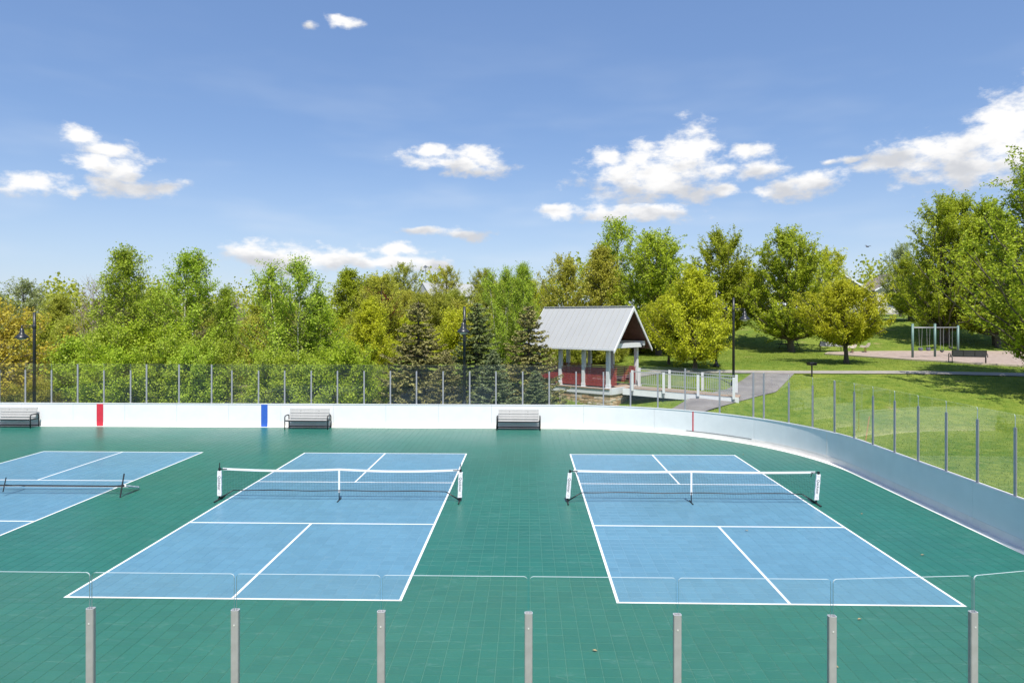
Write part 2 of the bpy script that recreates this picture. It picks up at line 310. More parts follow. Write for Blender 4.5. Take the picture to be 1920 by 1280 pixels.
M['leaf_orange'] = leaf_mat('orange_spring_leaves', (0.420, 0.330, 0.030), (0.680, 0.560, 0.085))
M['leaf_pale'] = leaf_mat('pale_grey_green_leaves', (0.280, 0.350, 0.120), (0.500, 0.570, 0.250))
M['leaf_brown'] = leaf_mat('brownish_buds', (.170, .120, .070), (.280, .210, .120))
M['leaf_pink'] = leaf_mat('pink_blossom', (.420, .240, .320), (.600, .420, .500))
M['leaf_red'] = leaf_mat('dark_red_leaves', (.20, .03, .03), (.32, .06, .05))
M['needle_dark'] = leaf_mat('dark_spruce_needles', (0.070, 0.105, 0.034), (0.250, 0.275, 0.090), .12)
M['needle_olive'] = leaf_mat('olive_brown_spruce_needles', (0.150, 0.150, 0.046), (0.420, 0.390, 0.135), .12)
M['needle_blue'] = leaf_mat('blue_green_spruce_needles', (0.115, 0.170, 0.070), (0.330, 0.375, 0.175), .12)
M['grass_blade'] = leaf_mat('grass_blades', (0.130, 0.205, 0.018), (0.310, 0.360, 0.055), .3)
M['dry_blade'] = leaf_mat('dry_reed_blades', (.240, .190, .105), (.480, .400, .250), .25)
M['siding'] = surf('cream_siding', (.62, .58, .50), .7, var=.05, scale=2)
M['siding_grey'] = surf('grey_siding', (.42, .43, .44), .7, var=.05, scale=2)
M['shingle'] = surf('brown_grey_shingle', (.22, .18, .155), .9, var=.2, scale=5)
M['shingle_blue'] = surf('slate_blue_trim', (.10, .15, .20), .7, var=.1)
M['window'] = surf('house_window', (.06, .07, .085), .12, var=.1, spec=.8)
M['car_black'] = surf('black_car_paint', (.015, .016, .02), .2, var=.1, spec=.8)
M['car_white'] = surf('white_car_paint', (.75, .75, .76), .25, var=.02, spec=.8)
M['tyre'] = surf('tyre_rubber', (.02, .02, .02), .8)
M['rim'] = surf('wheel_rim', (.45, .45, .46), .35, metal=.7)
M['swing_green'] = surf('green_grey_swing_post', (.13, .22, .20), .45, var=.08)
M['chain'] = surf('swing_chain', (.42, .43, .44), .5, metal=.5)
M['rubber'] = surf('swing_rubber', (.03, .03, .035), .7)
M['bucket'] = surf('bucket_seat', (.14, .15, .20), .6)
M['rust'] = surf('rusty_spring', (.24, .10, .06), .7)
M['rider'] = surf('cream_rider_panel', (.62, .56, .46), .6)
M['wood_stake'] = surf('orange_wood', (.42, .20, .07), .8, var=.2)
M['dry_leaf'] = surf('dry_leaf', (.36, .27, .14), .8, var=.3)
M['timber'] = surf('dark_table_timber', (.06, .055, .05), .7)
M['bird'] = surf('dark_feathers', (.06, .055, .06), .8)
M['lamp_lens'] = surf('lamp_lens', (.6, .6, .57), .3)

# ------------------------------------------------------------------ helpers
def tag(o, label=None, cat=None, group=None, kind=None):
    if label: o['label'] = label
    if cat: o['category'] = cat
    if group: o['group'] = group
    if kind: o['kind'] = kind
    return o
def empty(name, loc=(0, 0, 0), rz=0., label=None, cat=None, group=None, kind=None):
    o = bpy.data.objects.new(name, None); COL.objects.link(o)
    o.empty_display_size = .3
    o.location = loc; o.rotation_euler = (0, 0, rz)
    return tag(o, label, cat, group, kind)
def mesh_obj(name, me, parent=None, loc=None):
    o = bpy.data.objects.new(name, me); COL.objects.link(o)
    if parent is not None: o.parent = parent
    if loc is not None: o.location = loc
    return o
class MB:
    def __init__(self): self.v = []; self.f = []; self.mi = []
    def add(self, vs, fs, mi=0):
        n = len(self.v); self.v += [tuple(p) for p in vs]; self.f += [tuple(i + n for i in f) for f in fs]; self.mi += [mi] * len(fs); return self
    def box(self, c, s, rz=0., mi=0, rx=0., ry=0.):
        x, y, z = (k / 2 for k in s)
        vs = [Vector((a * x, b * y, d * z)) for d in (-1, 1) for b in (-1, 1) for a in (-1, 1)]
        if rz or rx or ry:
            m = Matrix.Rotation(rz, 3, 'Z') @ Matrix.Rotation(ry, 3, 'Y') @ Matrix.Rotation(rx, 3, 'X'); vs = [m @ q for q in vs]
        vs = [q + Vector(c) for q in vs]
        return self.add(vs, [(0, 2, 3, 1), (4, 5, 7, 6), (0, 1, 5, 4), (2, 6, 7, 3), (0, 4, 6, 2), (1, 3, 7, 5)], mi)
    def cbox(self, c, s, ch=.01, mi=0):
        x, y, z = (k / 2 for k in s); n = []
        for d in (-1, 1):
            for (k, dz) in ((0, z - ch), (1, z)):
                e = 0 if k == 0 else ch
                n += [(c[0] + a * (x - e), c[1] + b * (y - e), c[2] + d * dz) for a, b in ((-1, -1), (1, -1), (1, 1), (-1, 1))]
        f = [(7, 6, 5, 4), (12, 13, 14, 15)]
        for i in range(4):
            j = (i + 1) % 4
            f += [(0 + i, 0 + j, 8 + j, 8 + i), (4 + i, 4 + j, 0 + j, 0 + i), (8 + i, 8 + j, 12 + j, 12 + i)]
        return self.add(n, f, mi)
    def tube(self, pts, rad, n=8, mi=0, caps=True):
        pts = [Vector(p) for p in pts]
        if not hasattr(rad, '__len__'): rad = [rad] * len(pts)
        rings = []; up = Vector((0, 0, 1)); prev = None
        for i, p in enumerate(pts):
            t = (pts[min(i + 1, len(pts) - 1)] - pts[max(i - 1, 0)]).normalized()
            if prev is None:
                a = t.cross(up if abs(t.z) < .95 else Vector((1, 0, 0))).normalized()
            else:
                a = (prev - t * prev.dot(t)).normalized()
            prev = a; b = t.cross(a)
            rings.append([p + (a * math.cos(2 * math.pi * k / n) + b * math.sin(2 * math.pi * k / n)) * rad[i] for k in range(n)])
        vs = [q for r in rings for q in r]; fs = []
        for i in range(len(pts) - 1):
            for k in range(n): fs.append((i * n + k, i * n + (k + 1) % n, (i + 1) * n + (k + 1) % n, (i + 1) * n + k))
        if caps: fs += [tuple(range(n - 1, -1, -1)), tuple((len(pts) - 1) * n + k for k in range(n))]
        return self.add(vs, fs, mi)
    def lathe(self, prof, c=(0, 0, 0), n=16, mi=0):
        vs = [(c[0] + r * math.cos(2 * math.pi * k / n), c[1] + r * math.sin(2 * math.pi * k / n), c[2] + z) for r, z in prof for k in range(n)]
        fs = [(i * n + k, i * n + (k + 1) % n, (i + 1) * n + (k + 1) % n, (i + 1) * n + k) for i in range(len(prof) - 1) for k in range(n)]
        return self.add(vs, fs, mi)
    def mesh(self, name, mats, smooth=False):
        me = bpy.data.meshes.new(name); me.from_pydata(self.v, [], self.f)
        for m in (mats if isinstance(mats, (list, tuple)) else [mats]): me.materials.append(M[m] if isinstance(m, str) else m)
        me.polygons.foreach_set('material_index', self.mi)
        if smooth: me.polygons.foreach_set('use_smooth', [True] * len(me.polygons))
        me.update(); return me
    def build(self, name, mats, parent=None, loc=None, smooth=False):
        return mesh_obj(name, self.mesh(name, mats, smooth), parent, loc)
def copy_tree(o, parent=None):
    c = o.copy(); COL.objects.link(c); c.parent = parent
    for ch in list(o.children): copy_tree(ch, c)
    return c

# terrain heights ---------------------------------------------------
RT = np.array([(-60, -.06), (31, -.04), (33, .12), (34.5, .38), (37, .9), (40, 1.3), (43, 1.68), (46, 1.98), (48, 2.05), (58, 2.1), (61.5, 2.25), (65, 2.85), (70, 3.95),
               (74, 4.75), (77, 5.02), (85, 5.3), (92, 5.55), (96, 5.7), (99, 5.85), (106, 6.0), (112, 6.2), (140, 6.6), (300, 9), (700, 12)])
LT = np.array([(-60, -.06), (33, -.04), (45, .15), (60, .5), (100, .85), (140, 2.2), (200, 4.5), (300, 7), (700, 11)])
def sst(a, b, v):
    t = np.clip((v - a) / (b - a), 0, 1); return t * t * (3 - 2 * t)
def ground(X, Y):
    X = np.asarray(X, float); Y = np.asarray(Y, float)
    y2 = Y - 5.0 * (1 - sst(4.5, 9.5, X)) * (1 - sst(60, 90, Y))
    k = np.clip((Y - 45) / 45, 0, 1)
    w = sst(-22 - 28 * k, 2 - 22 * k, X) if not np.ndim(X) else np.clip((X - (-22 - 28 * k)) / (24 + 6 * k), 0, 1) ** 2 * (3 - 2 * np.clip((X - (-22 - 28 * k)) / (24 + 6 * k), 0, 1))
    return w * np.interp(y2, RT[:, 0], RT[:, 1]) + (1 - w) * np.interp(Y, LT[:, 0], LT[:, 1])
def gz(x, y): return float(ground(np.array([x]), np.array([y]))[0])

def build_terrain():
    xs = np.concatenate([np.linspace(-600, -90, 16), np.arange(-84, 84.1, 1.5), np.linspace(90, 600, 16)])
    ys = np.concatenate([np.linspace(-120, -6, 10), np.arange(-4, 124.1, 1.0), np.linspace(130, 900, 24)])
    X, Y = np.meshgrid(xs, ys)
    Z = ground(X.ravel(), Y.ravel()).reshape(X.shape)
    inside = (X > -36) & (X < 13) & (Y > 4.0) & (Y < 32.5)
    Z = np.where(inside, np.minimum(Z, -.06), Z)
    bumpy = .05 * np.sin(X * .9 + Y * .35) * np.sin(Y * .7 - X * .2) * (Y > 34)
    Z = Z + np.where((Y > 34) & (Y < 95) & (X > 9), .0, bumpy)
    nx, ny = len(xs), len(ys)
    vs = np.stack([X.ravel(), Y.ravel(), Z.ravel()], 1)
    fs = [(j * nx + i, j * nx + i + 1, (j + 1) * nx + i + 1, (j + 1) * nx + i) for j in range(ny - 1) for i in range(nx - 1)]
    me = bpy.data.meshes.new('ground'); me.from_pydata(vs.tolist(), [], fs); me.materials.append(M['ground'])
    me.polygons.foreach_set('use_smooth', [True] * len(me.polygons))
    tag(mesh_obj('ground', me), kind='structure')
build_terrain()

# ------------------------------------------------------------------ rink outline
CX, CY, CR = 1.6, 22.4, 9.25          # far right corner
NX_, NY_, NR = 2.3, 14.25, 8.55       # near right corner
Q1 = CR * math.pi / 2; ST = CY - NY_; Q2 = NR * math.pi / 2
S_END = Q1 + ST + Q2
def wall(s):
    """point on the inner face of the boards and the inward normal; s=0 where the far corner begins"""
    if s < 0: return (CX + s, CY + CR, 0, -1)
    if s < Q1:
        a = s / CR; return (CX + CR * math.sin(a), CY + CR * math.cos(a), -math.sin(a), -math.cos(a))
    s -= Q1
    if s < ST: return (CX + CR, CY - s, -1, 0)
    s -= ST
    if s < Q2:
        a = s / NR; return (NX_ + NR * math.cos(a), NY_ - NR * math.sin(a), -math.cos(a), math.sin(a))
    return (NX_ - (s - Q2), NY_ - NR, 0, 1)
def samples(s0, s1, step=.3):
    brk = [b for b in (0, Q1, Q1 + ST, S_END) if s0 < b < s1]
    out = [s0]
    for a, b in zip([s0] + brk, brk + [s1]):
        curved = (0 <= (a + b) / 2 < Q1) or (Q1 + ST <= (a + b) / 2 < S_END)
        n = max(1, int(math.ceil((b - a) / step))) if curved else 1
        out += [a + (b - a) * k / n for k in range(1, n + 1)]
    return out
def sweep(mb, s0, s1, i0, i1, z0, z1, mi=0):
    """bar that follows the boards, from inward offset i0 to i1 and height z0 to z1"""
    ss = samples(s0, s1); vs = []; fs = []
    for s in ss:
        x, y, nx, ny = wall(s)
        for (o, z) in ((i0, z0), (i1, z0), (i1, z1), (i0, z1)):
            o_ = o(s) if callable(o) else o
            vs.append((x + nx * o_, y + ny * o_, z))
    for k in range(len(ss) - 1):
        a, b = k * 4, k * 4 + 4
        for e in range(4): fs.append((a + e, a + (e + 1) % 4, b + (e + 1) % 4, b + e))
    fs += [(3, 2, 1, 0), tuple(len(vs) - 4 + e for e in range(4))]
    mb.add(vs, fs, mi); return mb

# ------------------------------------------------------------------ tile floor
PX, PY = .254, .25304
GX0, GY0 = -8.316, 12.19
COURTS = [(-18.222, 'left'), (-8.316, 'middle'), (1.590, 'right')]
CW, CL = 24 * PX, 53 * PY
def inside_boards(x, y):
    if x < -33.8 or y < NY_ - NR or y > CY + CR or x > CX + CR: return False
    if x > CX and y > CY: return (x - CX) ** 2 + (y - CY) ** 2 < CR ** 2
    if x > NX_ and y < NY_: return (x - NX_) ** 2 + (y - NY_) ** 2 < NR ** 2
    return True
def tile_shape(mb, x, y, g=.0022, ch=.0035, dz=.006):
    a, b = PX / 2 - g, PY / 2 - g
    lo = [(x - a, y - b, -dz), (x + a, y - b, -dz), (x + a, y + b, -dz), (x - a, y + b, -dz)]
    a -= ch; b -= ch
    hi = [(x - a, y - b, 0), (x + a, y - b, 0), (x + a, y + b, 0), (x - a, y + b, 0)]
    mb.add(lo + hi, [(4, 5, 6, 7)] + [(i, (i + 1) % 4, 4 + (i + 1) % 4, 4 + i) for i in range(4)])
def build_floor():
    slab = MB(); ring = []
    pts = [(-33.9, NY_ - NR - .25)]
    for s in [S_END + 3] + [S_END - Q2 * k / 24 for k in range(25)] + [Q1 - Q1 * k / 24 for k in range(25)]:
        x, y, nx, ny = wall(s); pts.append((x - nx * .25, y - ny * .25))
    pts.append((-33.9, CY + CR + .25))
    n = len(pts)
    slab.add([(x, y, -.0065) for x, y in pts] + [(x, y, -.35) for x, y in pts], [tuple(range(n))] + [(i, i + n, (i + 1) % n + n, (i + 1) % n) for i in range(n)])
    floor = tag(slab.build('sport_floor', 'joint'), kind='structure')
    cells = []; blue = {k: [] for _, k in COURTS}
    for i in range(-101, 76):
        x = GX0 + (i + .5) * PX
        for j in range(-26, 78):
            y = GY0 + (j + .5) * PY
            if not inside_boards(x, y): continue
            side = None
            if 0 <= j < 53:
                for x0, k in COURTS:
                    if x0 < x < x0 + CW: side = k
            if side: blue[side].append((x, y))
            else: cells.append((x, y))
    # the 300 green tiles that show largest: the nearest ones the camera sees
    vis = sorted([c for c in cells if c[1] > 9.35 and abs(c[0] + .02 * c[1]) < c[1] * .75], key=lambda c: c[0] ** 2 + c[1] ** 2)[:300]
    vs_ = set(vis)
    one = MB(); tile_shape(one, 0, 0); tm = one.mesh('tile', 'green_tile')
    for x, y in vis: mesh_obj('tile', tm, floor, (x, y, 0))
    rest = MB()
    for c in cells:
        if c not in vs_: tile_shape(rest, *c)
    tag(rest.build('tile_field', 'green_tile', floor), kind='stuff')
    W_ = .0508
    for x0, k in COURTS:
        e = tag(empty('pickleball_court', (0, 0, 0)), 'blue pickleball court with white lines, the %s one of the three' % k, kind='structure')
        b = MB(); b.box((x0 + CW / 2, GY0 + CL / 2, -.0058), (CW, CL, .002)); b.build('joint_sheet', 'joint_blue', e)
        tb = MB()
        for c in blue[k]: tile_shape(tb, *c)
        tag(tb.build('tile_field', 'blue_tile', e), kind='stuff')
        ny_, nvz = GY0 + CL / 2, 2.134
        def ln(cx, cy, sx, sy):
            q = MB(); q.box((cx, cy, .0022), (sx, sy, .0024)); q.build('painted_line', 'line', e)
        for x in (x0 + W_ / 2, x0 + CW - W_ / 2): ln(x, GY0 + CL / 2, W_, CL)
        for y in (GY0 + W_ / 2, GY0 + CL - W_ / 2, ny_ - nvz, ny_ + nvz): ln(x0 + CW / 2, y, CW - 2 * W_, W_)
        a = GY0 + W_; bb = ny_ - nvz - W_ / 2
        ln(x0 + CW / 2, (a + bb) / 2, W_, bb - a)
        a = ny_ + nvz + W_ / 2; bb = GY0 + CL - W_
        ln(x0 + CW / 2, (a + bb) / 2, W_, bb - a)
build_floor()

# ------------------------------------------------------------------ rink boards, posts and glass
BT = 1.075     # board top
POSTS = [-33.7 + 1.24 * k for k in range(7)] + [-25.03, -23.79, -22.55, -21.31, -20.05, -19.30, -17.77, -16.24, -15.29, -14.04, -12.82, -11.58, -10.36, -9.12, -7.90, -6.69,
         -5.46, -4.23, -3.02, -1.79, -.57, .66, 1.90, 3.12, 4.35, 5.58, 7.14, 8.69, 9.18, 10.37, 11.55, 12.70, 13.82, 15.00, 16.28, 17.51, 18.79, 20.03, 21.32,
         22.55, 23.75, 24.95, 26.15, 27.4, 28.6, 29.8, 31.05, 32.3, 33.5, 34.73, 35.93] + [S_END + 1.07 + 1.213 * k for k in range(29)]
TALL = {-22.55, -19.30, -17.77, -16.24, 5.58, 7.14, 8.69, 9.18, 12.70}
def post_mesh(h, w=.066, d=.05):
    # hollow rounded aluminium extrusion
    mb = MB(); n = 20; outer = []; inner = []
    for k in range(n):
        a = 2 * math.pi * (k + .5) / n
        c, s = math.cos(a), math.sin(a)
        p = .45
        outer.append((math.copysign(abs(c) ** p, c) * w / 2, math.copysign(abs(s) ** p, s) * d / 2))
        inner.append((outer[-1][0] * .86, outer[-1][1] * .82))
    vs = [(x, y, 0) for x, y in outer] + [(x, y, h) for x, y in outer] + [(x, y, h) for x, y in inner] + [(x, y, h - .05) for x, y in inner]
    f = [(k, (k + 1) % n, n + (k + 1) % n, n + k) for k in range(n)]
    mb.add(vs, f)
    mb.add([], [])
    g = [tuple(i for i in (n + k, n + (k + 1) % n, 2 * n + (k + 1) % n, 2 * n + k)) for k in range(n)] + [(2 * n + k, 2 * n + (k + 1) % n, 3 * n + (k + 1) % n, 3 * n + k) for k in range(n)]
    mb.f += g; mb.mi += [1] * len(g)
    mb.f.append(tuple(3 * n + k for k in range(n))); mb.mi.append(0)
    # screw heads and a shallow side flange
    mb.box((0, d / 2 + .001, h - .12), (.012, .004, .012), mi=1); mb.box((0, -d / 2 - .001, h - .12), (.012, .004, .012), mi=1)
    return mb.mesh('post', ['alu', 'alu_rim'])
def pane_mesh(w, h, t=.012):
    r = .03; c = []
    for (cx, cz, a0) in ((w / 2 - r, h - r, 0), (-w / 2 + r, h - r, 90)):
        for k in range(4):
            a = R(a0 + 30 * k); c.append((cx + r * math.cos(a), cz + r * math.sin(a)))
    c = [(w / 2, 0)] + c + [(-w / 2, 0)]
    n = len(c); mb = MB()
    mb.add([(x, -t / 2, z) for x, z in c] + [(x, t / 2, z) for x, z in c], [tuple(range(n)), tuple(range(2 * n - 1, n - 1, -1))])
    base = [(i, i + n, (i + 1) % n + n, (i + 1) % n) for i in range(n)]
    mb.f += base; mb.mi += [1] * n
    return mb.mesh('glass_pane', ['glass', 'glass_edge'])
def build_boards():
    root = empty('rink_boards', (CX, CY + CR, 0), 0, 'white rink boards with glass panes and aluminium posts round the courts', 'rink boards')
    off = Vector(root.location)
    def part(mb, name, mats, par=root, smooth=False):
        mb.v = [(x - off.x, y - off.y, z - off.z) for x, y, z in mb.v]
        return mb.build(name, mats, par, smooth=smooth)
    edges = [-33.9] + [-32.5 + 2.44 * k for k in range(13)] + [1.0, 4.2, 8.75, 12.35, 14.53 + 2.7, 14.53 + 5.4, 14.53 + ST, 26.1, 29.5, 32.9, S_END] + [S_END + 2.44 * k for k in range(1, 15)]
    edges = sorted(set(round(e, 3) for e in edges))
    for a, b in zip(edges, edges[1:]):
        if b - a < .2: continue
        g = .0035
        p = part(sweep(MB(), a + g, b - g, 0, -.03, .0, BT - .03), 'board_panel', 'board')
        part(sweep(MB(), a + g, b - g, .009, .0005, .004, .2), 'kick_plate', 'kick', p)
        part(sweep(MB(), a + .001, b - .001, .016, -.11, BT - .03, BT), 'cap_rail', 'board', p)
        # steel frame at the back of each panel
        fr = MB()
        for s in np.linspace(a + .06, b - .06, 3):
            sweep(fr, s - .03, s + .03, -.032, -.10, -.03, BT - .035)
        sweep(fr, a + .1, b - .1, -.032, -.08, .5, .56)
        part(fr, 'frame', 'rail_grey', p)
    # lighter seam strip on the curved part, dark trim under the goal line, floor strip with its dark joint
    part(sweep(MB(), 12.33, 12.37, .004, .0005, .2, BT - .03), 'seam_strip', 'kick')
    part(sweep(MB(), 9.3, 14.2, .013, .0105, .195, .207), 'seam_strip', 'kick')
    part(sweep(MB(), 5.65, 8.65, .016, .0102, .19, .207), 'dark_trim', 'dark_gap')
    wid = lambda s: .10 + .17 * float(sst(5, 13, s))
    part(sweep(MB(), -33.8, S_END + 30, .145, wid, .001, .009), 'floor_strip', 'strip')
    part(sweep(MB(), 9, S_END, .132, .145, .001, .007), 'floor_joint', 'dark_gap')
    part(sweep(MB(), -33.8, S_END + 30, .011, .132, .001, .0065), 'floor_ledge', 'kick')
    part(sweep(MB(), -21.62, -21.31, .0125, .0095, .006, BT - .03), 'red_centre_line', 'red_line')
    part(sweep(MB(), -13.90, -13.60, .0125, .0095, .006, BT - .03), 'blue_zone_line', 'blue_line')
    part(sweep(MB(), 5.93, 5.985, .0125, .0095, .21, BT - .03), 'red_goal_line', 'red_line')
    pm = {False: post_mesh(2.6 - BT), True: post_mesh(2.87 - BT, .07)}
    lim = [s for s in POSTS if -33.9 < s < S_END + 34]
    cache = {}
    for s in lim:
        x, y, nx, ny = wall(s)
        o = mesh_obj('post', pm[s in TALL], root); o.location = Vector((x - nx * .05, y - ny * .05, BT)) - off
        o.rotation_euler.z = math.atan2(ny, nx) - math.pi / 2
    for a, b in zip(lim, lim[1:]):
        if b - a > 1.8: continue
        xa, ya, nxa, nya = wall(a); xb, yb, nxb, nyb = wall(b)
        A = Vector((xa - nxa * .05, ya - nya * .05)); B = Vector((xb - nxb * .05, yb - nyb * .05))
        w = round((B - A).length - .018, 3)
        if w not in cache: cache[w] = pane_mesh(w, 2.895 - BT)
        o = mesh_obj('glass_pane', cache[w], root); c = (A + B) / 2
        o.location = Vector((c.x, c.y, BT + .001)) - off
        d = B - A; o.rotation_euler.z = math.atan2(d.y, d.x)
build_boards()

# ------------------------------------------------------------------ paths, playground ground, road
def ribbon(name, left, right, mat, lift=.03, n=40, across=8, kind='structure'):
    def res(p, n):
        p = np.array(p, float); d = np.r_[0, np.cumsum(np.hypot(*np.diff(p, axis=0).T))]
        u = np.linspace(0, d[-1], n); return np.stack([np.interp(u, d, p[:, 0]), np.interp(u, d, p[:, 1])], 1)
    a, b = res(left, n), res(right, n); vs = []
    for i in range(n):
        for k in range(across + 1):
            q = a[i] + (b[i] - a[i]) * k / across; vs.append((q[0], q[1]))
    v = np.array(vs); z = ground(v[:, 0], v[:, 1]) + lift
    w = across + 1
    fs = [(i * w + k, i * w + k + 1, (i + 1) * w + k + 1, (i + 1) * w + k) for i in range(n - 1) for k in range(across)]
    me = bpy.data.meshes.new(name); me.from_pydata(np.c_[v, z].tolist(), [], fs); me.materials.append(M[mat])
    return tag(mesh_obj(name, me), kind=kind)
ribbon('asphalt_path', [(4.6, 34.6), (7.6, 36.0), (11.1, 38.5), (12.8, 41.0), (14.0, 43.0)], [(5.6, 32.9), (9.0, 34.7), (12.05, 36.77), (13.6, 37.9), (15.2, 40.6), (16.6, 43.0)], 'asphalt', .035, 60, 10)
ribbon('footpath', [(3, 44.6), (10, 43.9), (16, 43.65), (24, 43.75), (31, 43.0), (44, 41.5), (70, 39)], [(3, 43.5), (10, 42.85), (16, 42.75), (24, 42.75), (31, 42.0), (44, 40.4), (70, 37.8)], 'concrete', .05, 110, 4)
ribbon('road', [(8, 101.5), (26, 100.5), (44, 100), (70, 100), (120, 100)], [(8, 96.8), (26, 96.3), (44, 96), (70, 96), (120, 96)], 'concrete', .05, 60, 4)
ribbon('sidewalk', [(36, 78.0), (60, 77.8), (110, 77.5)], [(36, 76.9), (60, 76.7), (110, 76.4)], 'concrete', .05, 40, 2)
ribbon('gravel_path', [(-70, 97), (-40, 92), (-26, 84), (-20, 74)], [(-70, 93), (-40, 88.5), (-27.5, 82), (-22, 73)], 'mulch', .06, 50, 3)
PLAY_L = [(44.0, 60.3), (36, 60.6), (31, 60.2), (27.5, 59.6), (25.6, 58.9), (24.7, 57.6)]
PLAY_R = [(44.5, 43.9), (36, 45.0), (32.3, 45.6), (30.0, 46.7), (27.6, 50.4), (25.4, 56.2)]
ribbon('playground_surface', PLAY_L, PLAY_R, 'mulch', .04, 50, 14)
def kerb(pts, name='kerb'):
    p = np.array(pts, float); d = np.r_[0, np.cumsum(np.hypot(*np.diff(p, axis=0).T))]
    u = np.linspace(0, d[-1], 60); x = np.interp(u, d, p[:, 0]); y = np.interp(u, d, p[:, 1]); z = ground(x, y)
    mb = MB(); vs = []
    for i in range(60):
        j = min(i, 58); t = Vector((x[j + 1] - x[j], y[j + 1] - y[j])).normalized(); nn = Vector((-t.y, t.x))
        for (o, h) in ((-.11, -.05), (.11, -.05), (.11, .11), (-.11, .11)): vs.append((x[i] + nn.x * o, y[i] + nn.y * o, z[i] + h))
    fs = [(a * 4 + e, a * 4 + (e + 1) % 4, a * 4 + 4 + (e + 1) % 4, a * 4 + 4 + e) for a in range(59) for e in range(4)]
    mb.add(vs, fs + [(3, 2, 1, 0), (236, 237, 238, 239)])
    return tag(mb.build(name, 'kerb'), kind='structure')
kerb(PLAY_L + [PLAY_R[-1]]); kerb(PLAY_R)

